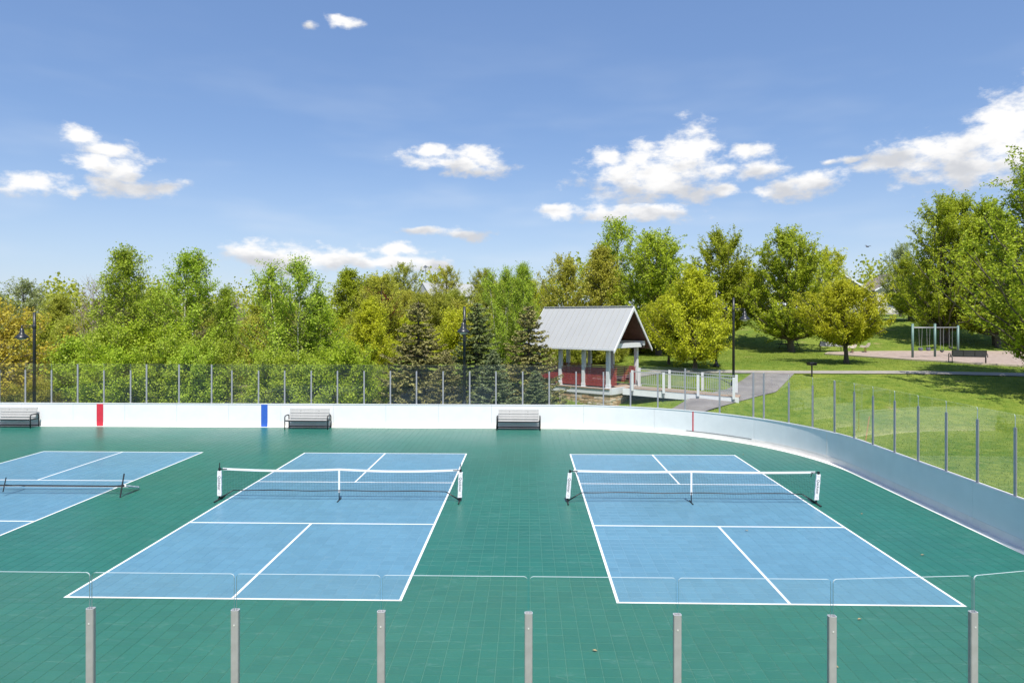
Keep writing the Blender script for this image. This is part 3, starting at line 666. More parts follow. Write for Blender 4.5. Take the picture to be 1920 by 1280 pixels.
# ------------------------------------------------------------------ nets
def text_mesh(s, size, mat):
    cu = bpy.data.curves.new('t', 'FONT'); cu.body = s; cu.size = size; cu.align_x = 'CENTER'; cu.align_y = 'CENTER'; cu.extrude = .0008; cu.resolution_u = 3
    ob = bpy.data.objects.new('t', cu); COL.objects.link(ob)
    bpy.context.view_layer.update()
    me = bpy.data.meshes.new_from_object(ob.evaluated_get(bpy.context.evaluated_depsgraph_get()))
    bpy.data.objects.remove(ob); me.materials.clear(); me.materials.append(M[mat]); return me
WORD = text_mesh('Quickster', .098, 'ink'); SWASH = text_mesh('//', .07, 'pale_ink')
def build_net(xl, xr, y, label, lean=(0, 0), sag=.05, straps=True, fallen=False):
    cx = (xl + xr) / 2; hw = (xr - xl) / 2
    root = empty('portable_net', (cx, y, 0), 0, label, 'net', 'portable pickleball nets')
    H_ = .90
    def top(u): # u in -1..1 ; small droop in each half
        return H_ - .045 - sag * math.sin(math.pi * abs(u)) - (0 if not fallen else .02)
    def lean_at(u, z): return (lean[0] * (1 - u) / 2 + lean[1] * (1 + u) / 2) * z / H_
    def bot(u): return .27 + (.009 * math.sin(3 * math.pi * u + 1) if not fallen else -.10 * (1 - u * u))
    # mesh of knotted cord
    mb = MB(); nu, r = 150, .0018
    def strand(pts):
        vs = []; fs = []
        for p in pts:
            vs += [(p[0], p[1] - r, p[2] + r), (p[0] + r, p[1] + r, p[2] - r), (p[0] - r, p[1] + r, p[2] - r)]
        for i in range(len(pts) - 1):
            for k in range(3): fs.append((i * 3 + k, i * 3 + (k + 1) % 3, i * 3 + 3 + (k + 1) % 3, i * 3 + 3 + k))
        mb.add(vs, fs)
    we = hw - .09
    for i in range(nu + 1):
        u = -1 + 2 * i / nu
        strand([(u * we + lean_at(u, z), 0, z) for z in (.13, top(u))])
    for k in range(17):
        f = k / 16
        strand([(u * we + lean_at(u, .13 + f * (top(u) - .13)), 0, .13 + f * (top(u) - .13)) for u in np.linspace(-1, 1, 25)])
    tag(mb.build('net_mesh', 'net', root), kind='stuff')
    us = np.linspace(-1, 1, 41); tp = MB(); vs = []
    for u in us:
        z = top(u); x = u * we + lean_at(u, z)
        for (dy, dz) in ((-.006, -.028), (.006, -.028), (.006, .028), (-.006, .028)): vs.append((x, dy, z + dz))
    tp.add(vs, [(i * 4 + e, i * 4 + (e + 1) % 4, i * 4 + 4 + (e + 1) % 4, i * 4 + 4 + e) for i in range(40) for e in range(4)] + [(3, 2, 1, 0), (160, 161, 162, 163)])
    tp.build('top_tape', 'tape', root)
    b = MB(); b.tube([(u * (hw - .38), 0, bot(u)) for u in np.linspace(-1, 1, 25)], .013, 8); b.build('base_bar', 'black', root, smooth=True)
    for sgn in (-1, 1):
        u = sgn; lx = lean_at(u, .85)
        b = MB(); b.tube([(sgn * (hw - .38), 0, bot(sgn)), (sgn * (hw - .03), 0, .05)], [.013, .019], 8); b.build('brace', 'black', root, smooth=True)
        b = MB(); b.tube([(sgn * hw, -.33, .022), (sgn * hw, .33, .022)], .02, 8); b.box((sgn * hw, 0, .04), (.05, .06, .05)); b.build('foot', 'black', root)
        p = MB(); p.tube([(sgn * hw, 0, .02), (sgn * hw + lx, 0, .86)], .02, 10); po = p.build('post', 'black', root, smooth=True)
        s = MB()
        z0, z1 = .11, .80; x0, x1 = sgn * hw + lx * z0 / .85, sgn * hw + lx * z1 / .85
        nseg = 9; vs = []
        for k in range(nseg + 1):
            f = k / nseg; x = x0 + (x1 - x0) * f; wv = .055 + .004 * math.sin(k * 2.1 + sgn); z = z0 + (z1 - z0) * f
            for (dx, dy) in ((-wv, -.024), (wv, -.024), (wv + .004, .0), (wv, .024), (-wv, .024), (-wv - .004, .0)): vs.append((x + dx, dy, z))
        s.add(vs, [(i * 6 + e, i * 6 + (e + 1) % 6, i * 6 + 6 + (e + 1) % 6, i * 6 + 6 + e) for i in range(nseg) for e in range(6)] + [(5, 4, 3, 2, 1, 0), tuple(nseg * 6 + e for e in range(6))])
        sl_ = s.build('sleeve', 'sleeve', po)
        tilt = math.atan2(x1 - x0, z1 - z0)
        # lettering runs down the sleeve on its near face and its far face
        for face in (-1, 1):
            for me, zf, nm in ((WORD, .52, 'lettering'), (SWASH, .93, 'printed_mark'), (SWASH, .10, 'printed_mark')):
                o = mesh_obj(nm, me, sl_)
                m = Matrix.Translation((x0 + (x1 - x0) * zf, face * .0262, z0 + (z1 - z0) * zf)) @ Matrix.Rotation(tilt, 4, 'Y')
                m = m @ (Matrix.Rotation(0, 4, 'Z') if face < 0 else Matrix.Rotation(math.pi, 4, 'Z')) @ Matrix.Rotation(R(90), 4, 'X') @ Matrix.Rotation(R(-90), 4, 'Z')
                o.matrix_local = m
        st = MB(); zt = top(u)
        st.box((sgn * (hw - .10) + lx, 0, zt - .005), (.22, .018, .022)); st.box((sgn * hw + lx, 0, .845), (.05, .055, .07))
        if straps and sgn < 0 or straps == 2: st.box((sgn * hw + lx, 0, .94), (.02, .02, .16))
        else: st.box((sgn * (hw - .19) + lx, -.012, zt - .06), (.016, .012, .13), ry=sgn * .4)
        st.build('strap', 'black', root)
    c = MB(); c.box((0, 0, .53), (.05, .014, .62)); c.build('centre_strap', 'tape', root)
    c = MB(); c.tube([(0, 0, .02), (0, 0, .3)], .014, 8); c.tube([(0, -.2, .016), (0, .2, .016)], .015, 8); c.build('centre_foot', 'black', root)
    return root
build_net(-8.50, -1.84, 18.89, 'portable net with white lettered post sleeves across the middle court', (.0, .03), .045, 2)
build_net(1.12, 7.86, 18.89, 'portable net with white lettered post sleeves across the right court', (.07, .07), .02, False)
fallen = build_net(-18.1, -11.38, 19.12, 'collapsed portable net lying on its back across the left court', (0, 0), .03, False, True)
fallen.rotation_euler = (R(-107), 0, 0); fallen.location.z = .32

# ------------------------------------------------------------------ rink benches
def rink_bench(x, y, label, rz=0.):
    root = empty('park_bench', (x, y, 0), rz, label, 'bench', 'grey slat benches along the boards')
    sm = MB().cbox((0, 0, 0), (1.83, .128, .035), .006).mesh('slat', 'slat')
    for k, (yy, zz) in enumerate(((-.235, .405), (-.10, .40), (.035, .405))):
        o = mesh_obj('seat_slat', sm, root, (0, yy, zz)); o.rotation_euler.x = R(-3)
    for k in range(4):
        o = mesh_obj('back_slat', sm, root, (0, .14 + .034 * k, .50 + .112 * k)); o.rotation_euler.x = R(74); o.scale.y = .78
    b = MB(); b.box((0, -.305, .385), (1.83, .03, .05)); b.box((0, .12, .36), (1.83, .04, .04)); b.box((0, .30, .055), (1.9, .035, .045)); b.build('rail', 'black', root)
    b = MB()
    for xx in (-.42, .42): b.box((xx, -.10, .375), (.045, .40, .03)); b.box((xx, .22, .66), (.045, .03, .44), rx=R(-16))
    b.build('bracket', 'black', root)
    for s in (-1, 1):
        X = s * .97
        f = MB()
        f.tube([(X, -.30, 0), (X, -.30, .52), (X, -.285, .575), (X, -.24, .605), (X, .05, .61), (X, .16, .60), (X, .225, .565), (X, .25, .50), (X, .26, 0)], .026, 8)
        f.tube([(X, -.30, .385), (X, .26, .37)], .022, 8); f.box((X - s * .03, .1, .375), (.06, .4, .03))
        f.build('arm_frame', 'black', root, smooth=True)
    return root
rink_bench(-23.62, 31.25, 'light grey slat bench cut off by the left edge, against the white boards')
rink_bench(-9.98, 31.25, 'light grey slat bench just right of the blue stripe on the boards')
rink_bench(-.37, 31.25, 'light grey slat bench in front of the spruces, nearest the pavilion')

# ------------------------------------------------------------------ street lamps
def lamp_proto():
    root = empty('street_lamp')
    p = MB(); p.lathe([(.0, 0), (.24, 0), (.24, .05), (.17, .09), (.13, .22), (.085, .32), (.075, .40)], n=14); p.build('base', 'black_lamp', root, smooth=True)
    p = MB(); p.tube([(0, 0, .3), (0, 0, 3.9), (0, 0, 5.0)], [.078, .070, .062], 12); p.build('pole', 'black_lamp', root, smooth=True)
    p = MB(); p.lathe([(.062, 4.2), (.085, 4.22), (.085, 4.38), (.062, 4.4)], n=12); p.tube([(0, 0, 4.36), (.62, 0, 4.36)], .022, 8); p.tube([(0, 0, 4.26), (.62, 0, 4.27)], .014, 8)
    p.tube([(.62, 0, 4.38), (.62, 0, 4.18)], .03, 8); p.build('arm', 'black_lamp', root, smooth=True)
    p = MB(); p.lathe([(.03, 4.24), (.075, 4.22), (.085, 4.12), (.10, 4.10), (.11, 3.98), (.17, 3.92), (.28, 3.82), (.30, 3.765), (.30, 3.74), (.25, 3.745), (.10, 3.80)], (.62, 0, 0), 18)
    s = p.build('lamp_shade', 'black_lamp', root, smooth=True)
    p = MB(); p.lathe([(.22, 3.765), (.20, 3.70), (.10, 3.66), (.0, 3.65)], (.62, 0, 0), 14); p.build('lens', 'lamp_lens', s, smooth=True)
    return root
lp = lamp_proto()
for k, (x, y, rz, dz, lab) in enumerate([(-24.1, 33.2, math.pi, .3, 'black lamp post with bell shade at far left behind the boards'),
        (-3.05, 33.6, -math.pi / 2, .62, 'black lamp post in front of the dark spruces behind the boards'),
        (11.8, 39.6, 0, None, 'black lamp post beside the asphalt path right of the pavilion'),
        (12.4, 45.4, .6, None, 'black lamp post half hidden in the yellow-green tree')]):
    o = lp if k == 0 else copy_tree(lp)
    o.location = (x, y, gz(x, y) if dz is None else dz); o.rotation_euler.z = rz
    tag(o, lab, 'lamp post', 'black bell lamp posts')
for x, y, z in ((-24.1, 33.2, .3), (-3.05, 33.6, .62)):
    b = MB(); b.lathe([(.0, 0), (.34, 0), (.34, z + .08), (.0, z + .08)], (x, y, -.08), 14)
    tag(b.build('lamp_footing', 'concrete'), 'round concrete footing under the lamp post behind the %s boards' % ('left' if x < -10 else 'middle'), 'footing')

# ------------------------------------------------------------------ picnic pavilion on its stone base
def build_gazebo():
    RD = Vector((-.775, .632, 0)); GD = Vector((.632, .775, 0))         # along the ridge (away), across the gable (away)
    ang = math.atan2(-RD.y, -RD.x)
    C0 = Vector((4.70, 37.10, 0))                                       # front right eave corner in plan
    root = empty('park_pavilion', (C0.x, C0.y, 0), 0, 'open pavilion with grey metal gable roof and red slat rails on a stone base', 'pavilion')
    Wd, Ln, ZE, ZR, DK = 4.0, 6.25, 3.42, 5.70, 1.22
    def P(r, g, z): return RD * r + GD * g + Vector((0, 0, z))
    def obox(mb, r, g, z, sr, sg, sz, mi=0):      # box aligned to the building
        vs = [P(r + a * sr / 2, g + b * sg / 2, z + c * sz / 2) for c in (-1, 1) for b in (-1, 1) for a in (-1, 1)]
        mb.add(vs, [(0, 2, 3, 1), (4, 5, 7, 6), (0, 1, 5, 4), (2, 6, 7, 3), (0, 4, 6, 2), (1, 3, 7, 5)], mi); return mb
    # roof: one panel per pan between standing seams
    npan = 16; pw = Ln / npan; th = .05
    for side in (0, 1):
        g0 = 0 if side == 0 else Wd; gm = Wd / 2
        for k in range(npan):
            r0, r1 = k * pw + .002, (k + 1) * pw - .002
            q = MB()
            vs = [P(r0, g0, ZE), P(r1, g0, ZE), P(r1, gm, ZR), P(r0, gm, ZR)]
            dn = Vector((0, 0, -th)); q.add(vs + [v + dn for v in vs], [(0, 1, 2, 3), (7, 6, 5, 4), (0, 4, 5, 1), (1, 5, 6, 2), (2, 6, 7, 3), (3, 7, 4, 0)])
            rs = [P(r1 - .02, g0, ZE), P(r1, g0, ZE), P(r1, gm, ZR), P(r1 - .02, gm, ZR)]; up = Vector((0, 0, .045))
            q.add([v + Vector((0, 0, .001)) for v in rs] + [v + up for v in rs], [(3, 2, 1, 0), (4, 5, 6, 7), (0, 1, 5, 4), (1, 2, 6, 5), (2, 3, 7, 6), (3, 0, 4, 7)])
            q.build('roof_panel', 'metal_roof', root)
        # board lining under the roof
        q = MB(); vs = [P(.06, g0 + (.06 if side == 0 else -.06), ZE - .06), P(Ln - .06, g0 + (.06 if side == 0 else -.06), ZE - .06), P(Ln - .06, gm, ZR - .13), P(.06, gm, ZR - .13)]
        q.add(vs + [v - Vector((0, 0, .04)) for v in vs], [(0, 1, 2, 3), (7, 6, 5, 4), (0, 4, 5, 1), (1, 5, 6, 2), (2, 6, 7, 3), (3, 7, 4, 0)]); q.build('soffit', 'soffit', root)
        q = MB(); obox(q, Ln / 2, g0 + (-.02 if side == 0 else .02), ZE - .055, Ln, .05, .11); q.build('gutter', 'white_paint', root)
        for r in (-.02, Ln + .02):       # barge boards
            q = MB(); d = .19
            vs = [P(r - .03, g0 - (.06 if side == 0 else -.06), ZE - .10), P(r - .03, gm, ZR + .03), P(r - .03, gm, ZR - d), P(r - .03, g0 - (.06 if side == 0 else -.06), ZE - .10 - d * .75)]
            vs += [v + RD * .06 for v in vs]
            q.add(vs, [(0, 1, 2, 3), (7, 6, 5, 4), (0, 4, 5, 1), (1, 5, 6, 2), (2, 6, 7, 3), (3, 7, 4, 0)]); q.build('barge_board', 'white_paint', root)
    q = MB(); obox(q, Ln / 2, Wd / 2, ZR + .035, Ln + .02, .16, .05); q.build('ridge_cap', 'metal_roof', root)
    # posts, beams
    rows = (.5, 3.5); rr = [.7 + 1.617 * k for k in range(4)]
    for g in rows:
        for r in rr:
            q = MB(); obox(q, r, g, (DK + ZE + .3) / 2, .19, .19, ZE + .3 - DK); p = q.build('post', 'white_paint', root)
            q = MB(); obox(q, r, g, DK + .1, .23, .23, .2); q.build('post_base', 'white_paint', p)
        q = MB(); obox(q, Ln / 2, g, ZE + .22, Ln - .3, .14, .24); q.build('beam', 'white_paint', root)
    for r in (rr[0] - .32, rr[-1] + .32):
        q = MB(); obox(q, r, Wd / 2, ZE + .12, .16, Wd - .5, .26); q.build('tie_beam', 'white_paint', root)
        q = MB(); obox(q, r - .09, 3.5, ZE + .10, .03, .16, .2); q.build('bracket', 'black', root)
    # inside: upper red slats in the gable
    for k in range(8):
        z = ZE + .45 + k * .2; hw = (ZR - z - .25) * (Wd / 2) / (ZR - ZE)
        if hw < .1: continue
        q = MB(); obox(q, rr[-1] + .3, Wd / 2, z, .03, 2 * hw, .12); q.build('gable_slat', 'red_slat', root)
    # deck and fascia
    q = MB(); obox(q, Ln / 2, Wd / 2, DK - .03, Ln - 1.0, Wd - .55, .06); q.build('deck', 'deck', root)
    for (r, g, sr, sg) in ((Ln / 2, .36, Ln - .9, .07), (Ln / 2, 3.64, Ln - .9, .07), (.46, Wd / 2, .07, Wd - .85), (Ln - .46, Wd / 2, .07, Wd - .85)):
        q = MB(); obox(q, r, g, DK - .17, sr, sg, .36); q.build('fascia', 'white_paint', root)
    # red slat railing bays
    sl_f = None
    for g in rows:
        for k in range(3):
            r = (rr[k] + rr[k + 1]) / 2
            for j in range(9):
                q = MB(); obox(q, r, g, DK + .13 + j * .103, 1.617 - .2, .03, .082); q.build('slat', 'red_slat', root)
            q = MB(); obox(q, r, g + .03, DK + .53, .05, .03, .9); q.build('rail_post', 'red_slat', root)
            q = MB(); obox(q, r, g, DK + 1.05, 1.617 - .2, .08, .04); q.build('rail', 'red_slat', root)
    for (r, gs) in ((rr[0], ((.62, 1.35), (2.75, 3.38))), (rr[-1], ((.62, 3.38),))):
        for a, b in gs:
            for j in range(9):
                q = MB(); obox(q, r, (a + b) / 2, DK + .13 + j * .103, .03, b - a, .082); q.build('slat', 'red_slat', root)
            q = MB(); obox(q, r, (a + b) / 2, DK + 1.05, .08, b - a, .04); q.build('rail', 'red_slat', root)
    # stone base, every visible stone on its own
    q = MB(); obox(q, Ln / 2, Wd / 2, .38, Ln - 1.06, Wd - .86, 1.0); q.build('base_core', 'mortar', root)
    rnd = random.Random(3)
    for face in range(4):
        length = (Ln - 1.06) if face % 2 == 0 else (Wd - .86); z = -.1
        while z < .82:
            h = rnd.uniform(.09, .19)
            if z + h > .86: h = .87 - z
            u = -length / 2 - .03
            while u < length / 2 - .02:
                w = min(rnd.uniform(.18, .55), length / 2 + .03 - u)
                if w > .06:
                    q = MB(); dpt = .10 + rnd.uniform(-.03, .035); c = u + w / 2; g_ = .012
                    s_ = (w - g_, dpt, h - g_)
                    bx = MB().cbox((0, 0, 0), s_, .018)
                    for i, v in enumerate(bx.v):
                        bx.v[i] = (v[0] + rnd.uniform(-.008, .008), v[1] + rnd.uniform(-.012, .012), v[2] + rnd.uniform(-.008, .008))
                    zz = z + h / 2
                    if face == 0: pos = lambda v: P(Ln / 2 + c + v[0], .43 - v[1] * 1, zz + v[2])
                    elif face == 1: pos = lambda v: P(.53 - v[1], Wd / 2 + c + v[0], zz + v[2])
                    elif face == 2: pos = lambda v: P(Ln / 2 + c + v[0], Wd - .43 + v[1], zz + v[2])
                    else: pos = lambda v: P(Ln - .53 + v[1], Wd / 2 + c + v[0], zz + v[2])
                    bx.v = [tuple(pos(v)) for v in bx.v]
                    bx.build('stone', ('stone_a', 'stone_a', 'stone_b', 'stone_c')[rnd.randrange(4)], root)
                u += w
            z += h
    # ---- footbridge from the gable end to the path
    D = Vector((.935, -.355, 0)).normalized(); Nn = Vector((-D.y, D.x, 0)); Ww = 1.7
    S = C0 + P(.46, Wd / 2, 0) - Nn * .0
    br = empty('footbridge', (S.x, S.y, 0), 0, 'white footbridge with grey picket rails from the pavilion to the path', 'footbridge')
    Lb = 6.1; slope = -.26 / Lb
    def Q(s, n, z): return D * s + Nn * n + Vector((0, 0, z + s * slope))
    def bbox(mb, s0, s1, n0, n1, z0, z1, mi=0):
        vs = [Q(s, n, z) for z in (z0, z1) for n in (n0, n1) for s in (s0, s1)]
        mb.add(vs, [(0, 2, 3, 1), (4, 5, 7, 6), (0, 1, 5, 4), (2, 6, 7, 3), (0, 4, 6, 2), (1, 3, 7, 5)], mi); return mb
    for k in range(42):
        bbox(MB(), k * Lb / 42 + .004, (k + 1) * Lb / 42 - .004, -Ww / 2, Ww / 2, DK - .04, DK).build('deck_board', 'deck', br)
    for n in (-Ww / 2 - .03, Ww / 2 + .03):
        sg = -1 if n < 0 else 1
        bbox(MB(), 0, Lb, n - .03, n + .03, DK - .36, DK - .005).build('fascia', 'white_paint', br)
        prev = .12
        for s in (.55, 2.25, 4.05, 5.85):
            p = bbox(MB(), s - .065, s + .065, n + sg * .035, n + sg * .14, DK - .10, DK + 1.02).build('rail_post', 'white_paint', br)
            bbox(MB(), s - .04, s + .04, n + sg * .05, n + sg * .13, DK - .34, DK - .10).build('bracket', 'bracket', p)
            if s > .6:
                bbox(MB(), prev + .08, s - .08, n + sg * .06, n + sg * .11, DK + .93, DK + .98).build('top_rail', 'rail_grey', br)
                bbox(MB(), prev + .08, s - .08, n + sg * .07, n + sg * .10, DK + .10, DK + .13).build('bottom_rail', 'rail_grey', br)
                bal = MB(); m = int((s - prev - .16) / .11)
                for k in range(1, m):
                    u = prev + .08 + (s - prev - .16) * k / m
                    bbox(bal, u - .009, u + .009, n + sg * .075, n + sg * .095, DK + .13, DK + .93)
                tag(bal.build('balusters', 'rail_grey', br), kind='stuff')
            prev = s
build_gazebo()

# ------------------------------------------------------------------ trees
def leaf_mesh(name, cen, dirs, size, rng, mat, width=.62, tone=None, face=None):
    n = len(cen); d = dirs / (np.linalg.norm(dirs, axis=1, keepdims=True) + 1e-9)
    rv = rng.normal(size=(n, 3)) if face is None else face
    sd = np.cross(d, rv); sd /= (np.linalg.norm(sd, axis=1, keepdims=True) + 1e-9)
    s = size[:, None]
    nm = np.cross(d, sd) * (1 if face is None else -1)
    v = np.empty((n, 4, 3)); v[:, 0] = cen - d * s * .5; v[:, 2] = cen + d * s * .5
    v[:, 1] = cen + sd * s * width * .5 + nm * s * .10; v[:, 3] = cen - sd * s * width * .5 + nm * s * .10
    me = bpy.data.meshes.new(name)
    me.vertices.add(n * 4); me.vertices.foreach_set('co', v.reshape(-1).astype(np.float32))
    me.loops.add(n * 4); me.loops.foreach_set('vertex_index', np.arange(n * 4, dtype=np.int32))
    me.polygons.add(n); me.polygons.foreach_set('loop_start', np.arange(0, n * 4, 4, dtype=np.int32))
    try: me.polygons.foreach_set('loop_total', np.full(n, 4, dtype=np.int32))
    except Exception: pass
    at = me.attributes.new('tone', 'FLOAT', 'FACE')
    at.data.foreach_set('value', (rng.random(n) if tone is None else tone).astype(np.float32))
    me.materials.append(M[mat]); me.update(calc_edges=True); me.validate()
    return me
PROF = {
    'vase': lambda t: (np.sin(np.pi * np.clip(t * .80 + .13, 0, 1))) ** .75,
    'column': lambda t: .42 + .58 * np.sin(np.pi * np.clip(1 - t, 0, 1) ** .9 * .62) - .36 * t ** 3,
    'round': lambda t: np.sqrt(np.clip(1 - (2 * t - 1) ** 2, 0.02, 1)) ** .8,
    'egg': lambda t: np.clip(np.sin(np.pi * np.clip(t, 0, 1) ** .62), .04, 1) ** .8,
    'bush': lambda t: np.sqrt(np.clip(1 - (t * .98) ** 2, .03, 1)),
    'spread': lambda t: np.clip(1 - (t - .45) ** 2 * 3.2, .12, 1),
}
def grow(seed, H, Rr, cb, shape, nb, tw, lv, leaf, ascend=1., tsig=.10, trunk_r=.12, bark='bark', mat='leaf_maple', twl=(.45, 1.0), up=.55, stems=1, inner=.35, lean=.0, wob=.22):
    """tapered trunk, curved limbs that reach into the crown's volume, twigs, and leaves set along the twigs"""
    rng = np.random.default_rng(seed); wood = MB(); prof = PROF[shape]
    bases = [(0., 0.)] if stems == 1 else [(rng.normal() * .25, rng.normal() * .25) for _ in range(stems)]
    tr = []
    for (bx, by) in bases:
        zz = np.linspace(0, H * .93, 9); wx = np.cumsum(rng.normal(size=9)) * .035 * H / 8 + bx * (1 + zz / H * 2.2) + lean * zz; wy = np.cumsum(rng.normal(size=9)) * .035 * H / 8 + by * (1 + zz / H * 2.2)
        wx -= wx[0] - bx; wy -= wy[0] - by
        tr.append((zz, wx, wy))
        k = trunk_r / math.sqrt(stems)
        rad = [k * (1.35 if i == 0 else 1) * max(.06, (1 - z / H) ** .8) for i, z in enumerate(zz)]
        wood.tube(list(zip(wx, wy, zz)), rad, 8)
    lob = rng.uniform(0, 6.28, 4); C = []; Dd = []; Sz = []
    for i in range(nb):
        t = (i + rng.random()) / nb; t = t ** .92
        phi = i * 2.39996 + rng.normal() * .35
        lump = 1 + wob * math.sin(2 * phi + lob[0] + 4 * t) + wob * .7 * math.sin(3 * phi + lob[1] - 5 * t) + rng.normal() * .09
        rho = Rr * float(prof(np.array(t))) * lump * (inner + (1 - inner) * math.sqrt(rng.random()))
        z = H * (cb + (1 - cb) * t) + rng.normal() * .12
        zz, wx, wy = tr[i % len(tr)]
        z0 = max(H * cb * .72 + .02 * H * rng.random(), z - ascend * rho - .25 * rng.random() - .15); z0 = min(z0, H * .9)
        sx, sy = np.interp(z0, zz, wx), np.interp(z0, zz, wy)
        tipx, tipy = np.interp(z, zz, wx) + rho * math.cos(phi), np.interp(z, zz, wy) + rho * math.sin(phi)
        p0 = np.array((sx, sy, z0)); p2 = np.array((tipx, tipy, z)); p1 = np.array((sx + (tipx - sx) * .62, sy + (tipy - sy) * .62, z0 + (z - z0) * .36))
        u = np.linspace(0, 1, 6)[:, None]; pts = (1 - u) ** 2 * p0 + 2 * u * (1 - u) * p1 + u ** 2 * p2
        pts[1:-1] += rng.normal(size=(4, 3)) * .035 * (1 + rho * .3)
        br = trunk_r * (.10 + .22 * min(1, rho / Rr) * (1 - t * .6))
        wood.tube(pts.tolist(), [br * (1 - k / 6.5) + .004 for k in range(6)], 5, 1, False)
        for _ in range(tw):
            a = rng.uniform(.34, 1.0); b = (1 - a) ** 2 * p0 + 2 * a * (1 - a) * p1 + a ** 2 * p2
            tg = 2 * (1 - a) * (p1 - p0) + 2 * a * (p2 - p1); tg /= np.linalg.norm(tg) + 1e-9
            dr = tg * .55 + rng.normal(size=3) * .62 + np.array((0, 0, up)); dr /= np.linalg.norm(dr)
            ln = rng.uniform(*twl); e = b + dr * ln; mid = b + dr * ln * .5 + rng.normal(size=3) * .05
            wood.tube([b.tolist(), mid.tolist(), e.tolist()], [.011, .008, .004], 3, 1, False)
            m = max(2, int(lv * rng.uniform(.55, 1.35)))
            f = rng.random(m) ** .8; q = b + (e - b) * f[:, None] + rng.normal(size=(m, 3)) * tsig
            C.append(q); Dd.append(rng.normal(size=(m, 3)) + dr * .7 + np.array((0, 0, -.15))); Sz.append(leaf * rng.uniform(.6, 1.3, m))
    C = np.concatenate(C); Dd = np.concatenate(Dd); Sz = np.concatenate(Sz)
    keep = C[:, 2] > .05; C, Dd, Sz = C[keep], Dd[keep], Sz[keep]
    # young shoots at the outside are paler than older leaves
    tone = np.clip(rng.random(len(C)) * .75 + .25 * rng.random(len(C)), 0, 1)
    # blades spread outward and upward, as leaves do on a twig
    outw = C * np.array((1, 1, 0)); outw /= (np.linalg.norm(outw, axis=1, keepdims=True) + .3)
    face = rng.normal(size=C.shape) * .62 + outw * .55 + np.array((0, 0, .62))
    return (wood.mesh('trunk', [bark, 'twig' if bark == 'bark_white' else bark]), leaf_mesh('crown', C, Dd, Sz, rng, mat, .72, tone, face), H, Rr)
def spruce(seed, H, Rr, mat, dens=1.0):
    rng = np.random.default_rng(seed); wood = MB(); C = []; D = []; S = []
    wood.tube([(0, 0, 0), (.02, 0, H * .5), (0, .02, H)], [.13, .075, .012], 8)
    z = .12
    while z < H * .985:
        f = z / H; L_ = Rr * (1 - f) ** .82 * (1 if f > .06 else .8) + .06; nbr = int(rng.integers(6, 9)) if f < .8 else 5
        ph = rng.random() * 6.28
        for k in range(nbr):
            a = ph + k * 6.283 / nbr + rng.normal() * .16; l = L_ * rng.uniform(.72, 1.14)
            dx, dy = math.cos(a), math.sin(a); droop = -.17 * l - .05; zb = z + rng.normal() * .05
            u = np.linspace(0, 1, 6); px = dx * l * u; py = dy * l * u; pz = zb + .10 * u * l * (1 - f) + droop * np.sin(u * 2.3) + .16 * l * u ** 3 + (.5 * l * u if f > .8 else 0)
            pts = np.stack([px, py, pz], 1); wood.tube(pts.tolist(), [.022 * (1 - j / 6.5) + .003 for j in range(6)], 4, caps=False)
            nt = max(6, int(l * 36 * dens))
            for _ in range(nt):
                uu = rng.uniform(.12, 1.0); b = np.array([np.interp(uu, u, px), np.interp(uu, u, py), np.interp(uu, u, pz)])
                sd = rng.choice((-1, 1)); tl = (.10 + .30 * l * (1.05 - uu)) * rng.uniform(.6, 1.1); tl = min(tl, .42)
                dr = np.array((dx, dy, 0)) * .75 + np.array((-dy, dx, 0)) * sd * rng.uniform(.2, 1.0) + np.array((0, 0, rng.uniform(-.34, .08))); dr /= np.linalg.norm(dr)
                m = max(3, int(tl * 26)); ff = rng.random(m)
                q = b + dr * tl * ff[:, None] + rng.normal(size=(m, 3)) * .022
                C.append(q); D.append(dr * .9 + rng.normal(size=(m, 3)) * .55); S.append(rng.uniform(.08, .17, m))
        z += rng.uniform(.21, .31) * (1 if f < .75 else .7)
    C = np.concatenate(C); D = np.concatenate(D); S = np.concatenate(S)
    return (wood.mesh('trunk', 'bark'), leaf_mesh('crown', C, D, S, rng, mat, .42), H, Rr)

PR = {}
PR['maple_a'] = grow(11, 11.0, 3.3, .13, 'vase', 135, 8, 44, .142, 1.25, .085, .20, mat='leaf_maple', twl=(.6, 1.6), up=.95)
PR['maple_b'] = grow(12, 10.5, 2.7, .12, 'vase', 120, 8, 42, .142, 1.45, .085, .18, mat='leaf_maple', twl=(.6, 1.5), up=1.1)
PR['maple_c'] = grow(13, 13.5, 4.2, .12, 'egg', 180, 9, 44, .15, 1.15, .09, .26, mat='leaf_maple', twl=(.7, 1.7), up=.95, stems=3)
PR['maple_big'] = grow(14, 16.5, 5.0, .09, 'egg', 250, 10, 44, .14, 1.0, .10, .30, mat='leaf_maple_b', twl=(.7, 1.8), up=.9)
PR['round_a'] = grow(21, 6.2, 2.75, .15, 'egg', 125, 8, 40, .118, .8, .11, .13, mat='leaf_yellow', twl=(.35, .8), up=.45)
PR['round_b'] = grow(22, 6.0, 2.85, .30, 'round', 125, 8, 40, .118, .75, .11, .14, mat='leaf_gold', twl=(.3, .7), up=.6)
PR['aspen_a'] = grow(31, 9.2, 2.2, .08, 'column', 125, 8, 25, .108, .75, .10, .10, 'bark_white', 'leaf_aspen', (.35, .9), .65, inner=.25)
PR['aspen_b'] = grow(32, 9.0, 2.2, .05, 'column', 130, 8, 25, .108, .7, .10, .10, 'bark_white', 'leaf_aspen', (.35, .9), .7, stems=2, inner=.25)
PR['aspen_c'] = grow(33, 8.5, 2.4, .04, 'column', 135, 8, 25, .112, .9, .10, .11, 'bark_white', 'leaf_aspen', (.4, 1.1), .95, stems=3, inner=.25)
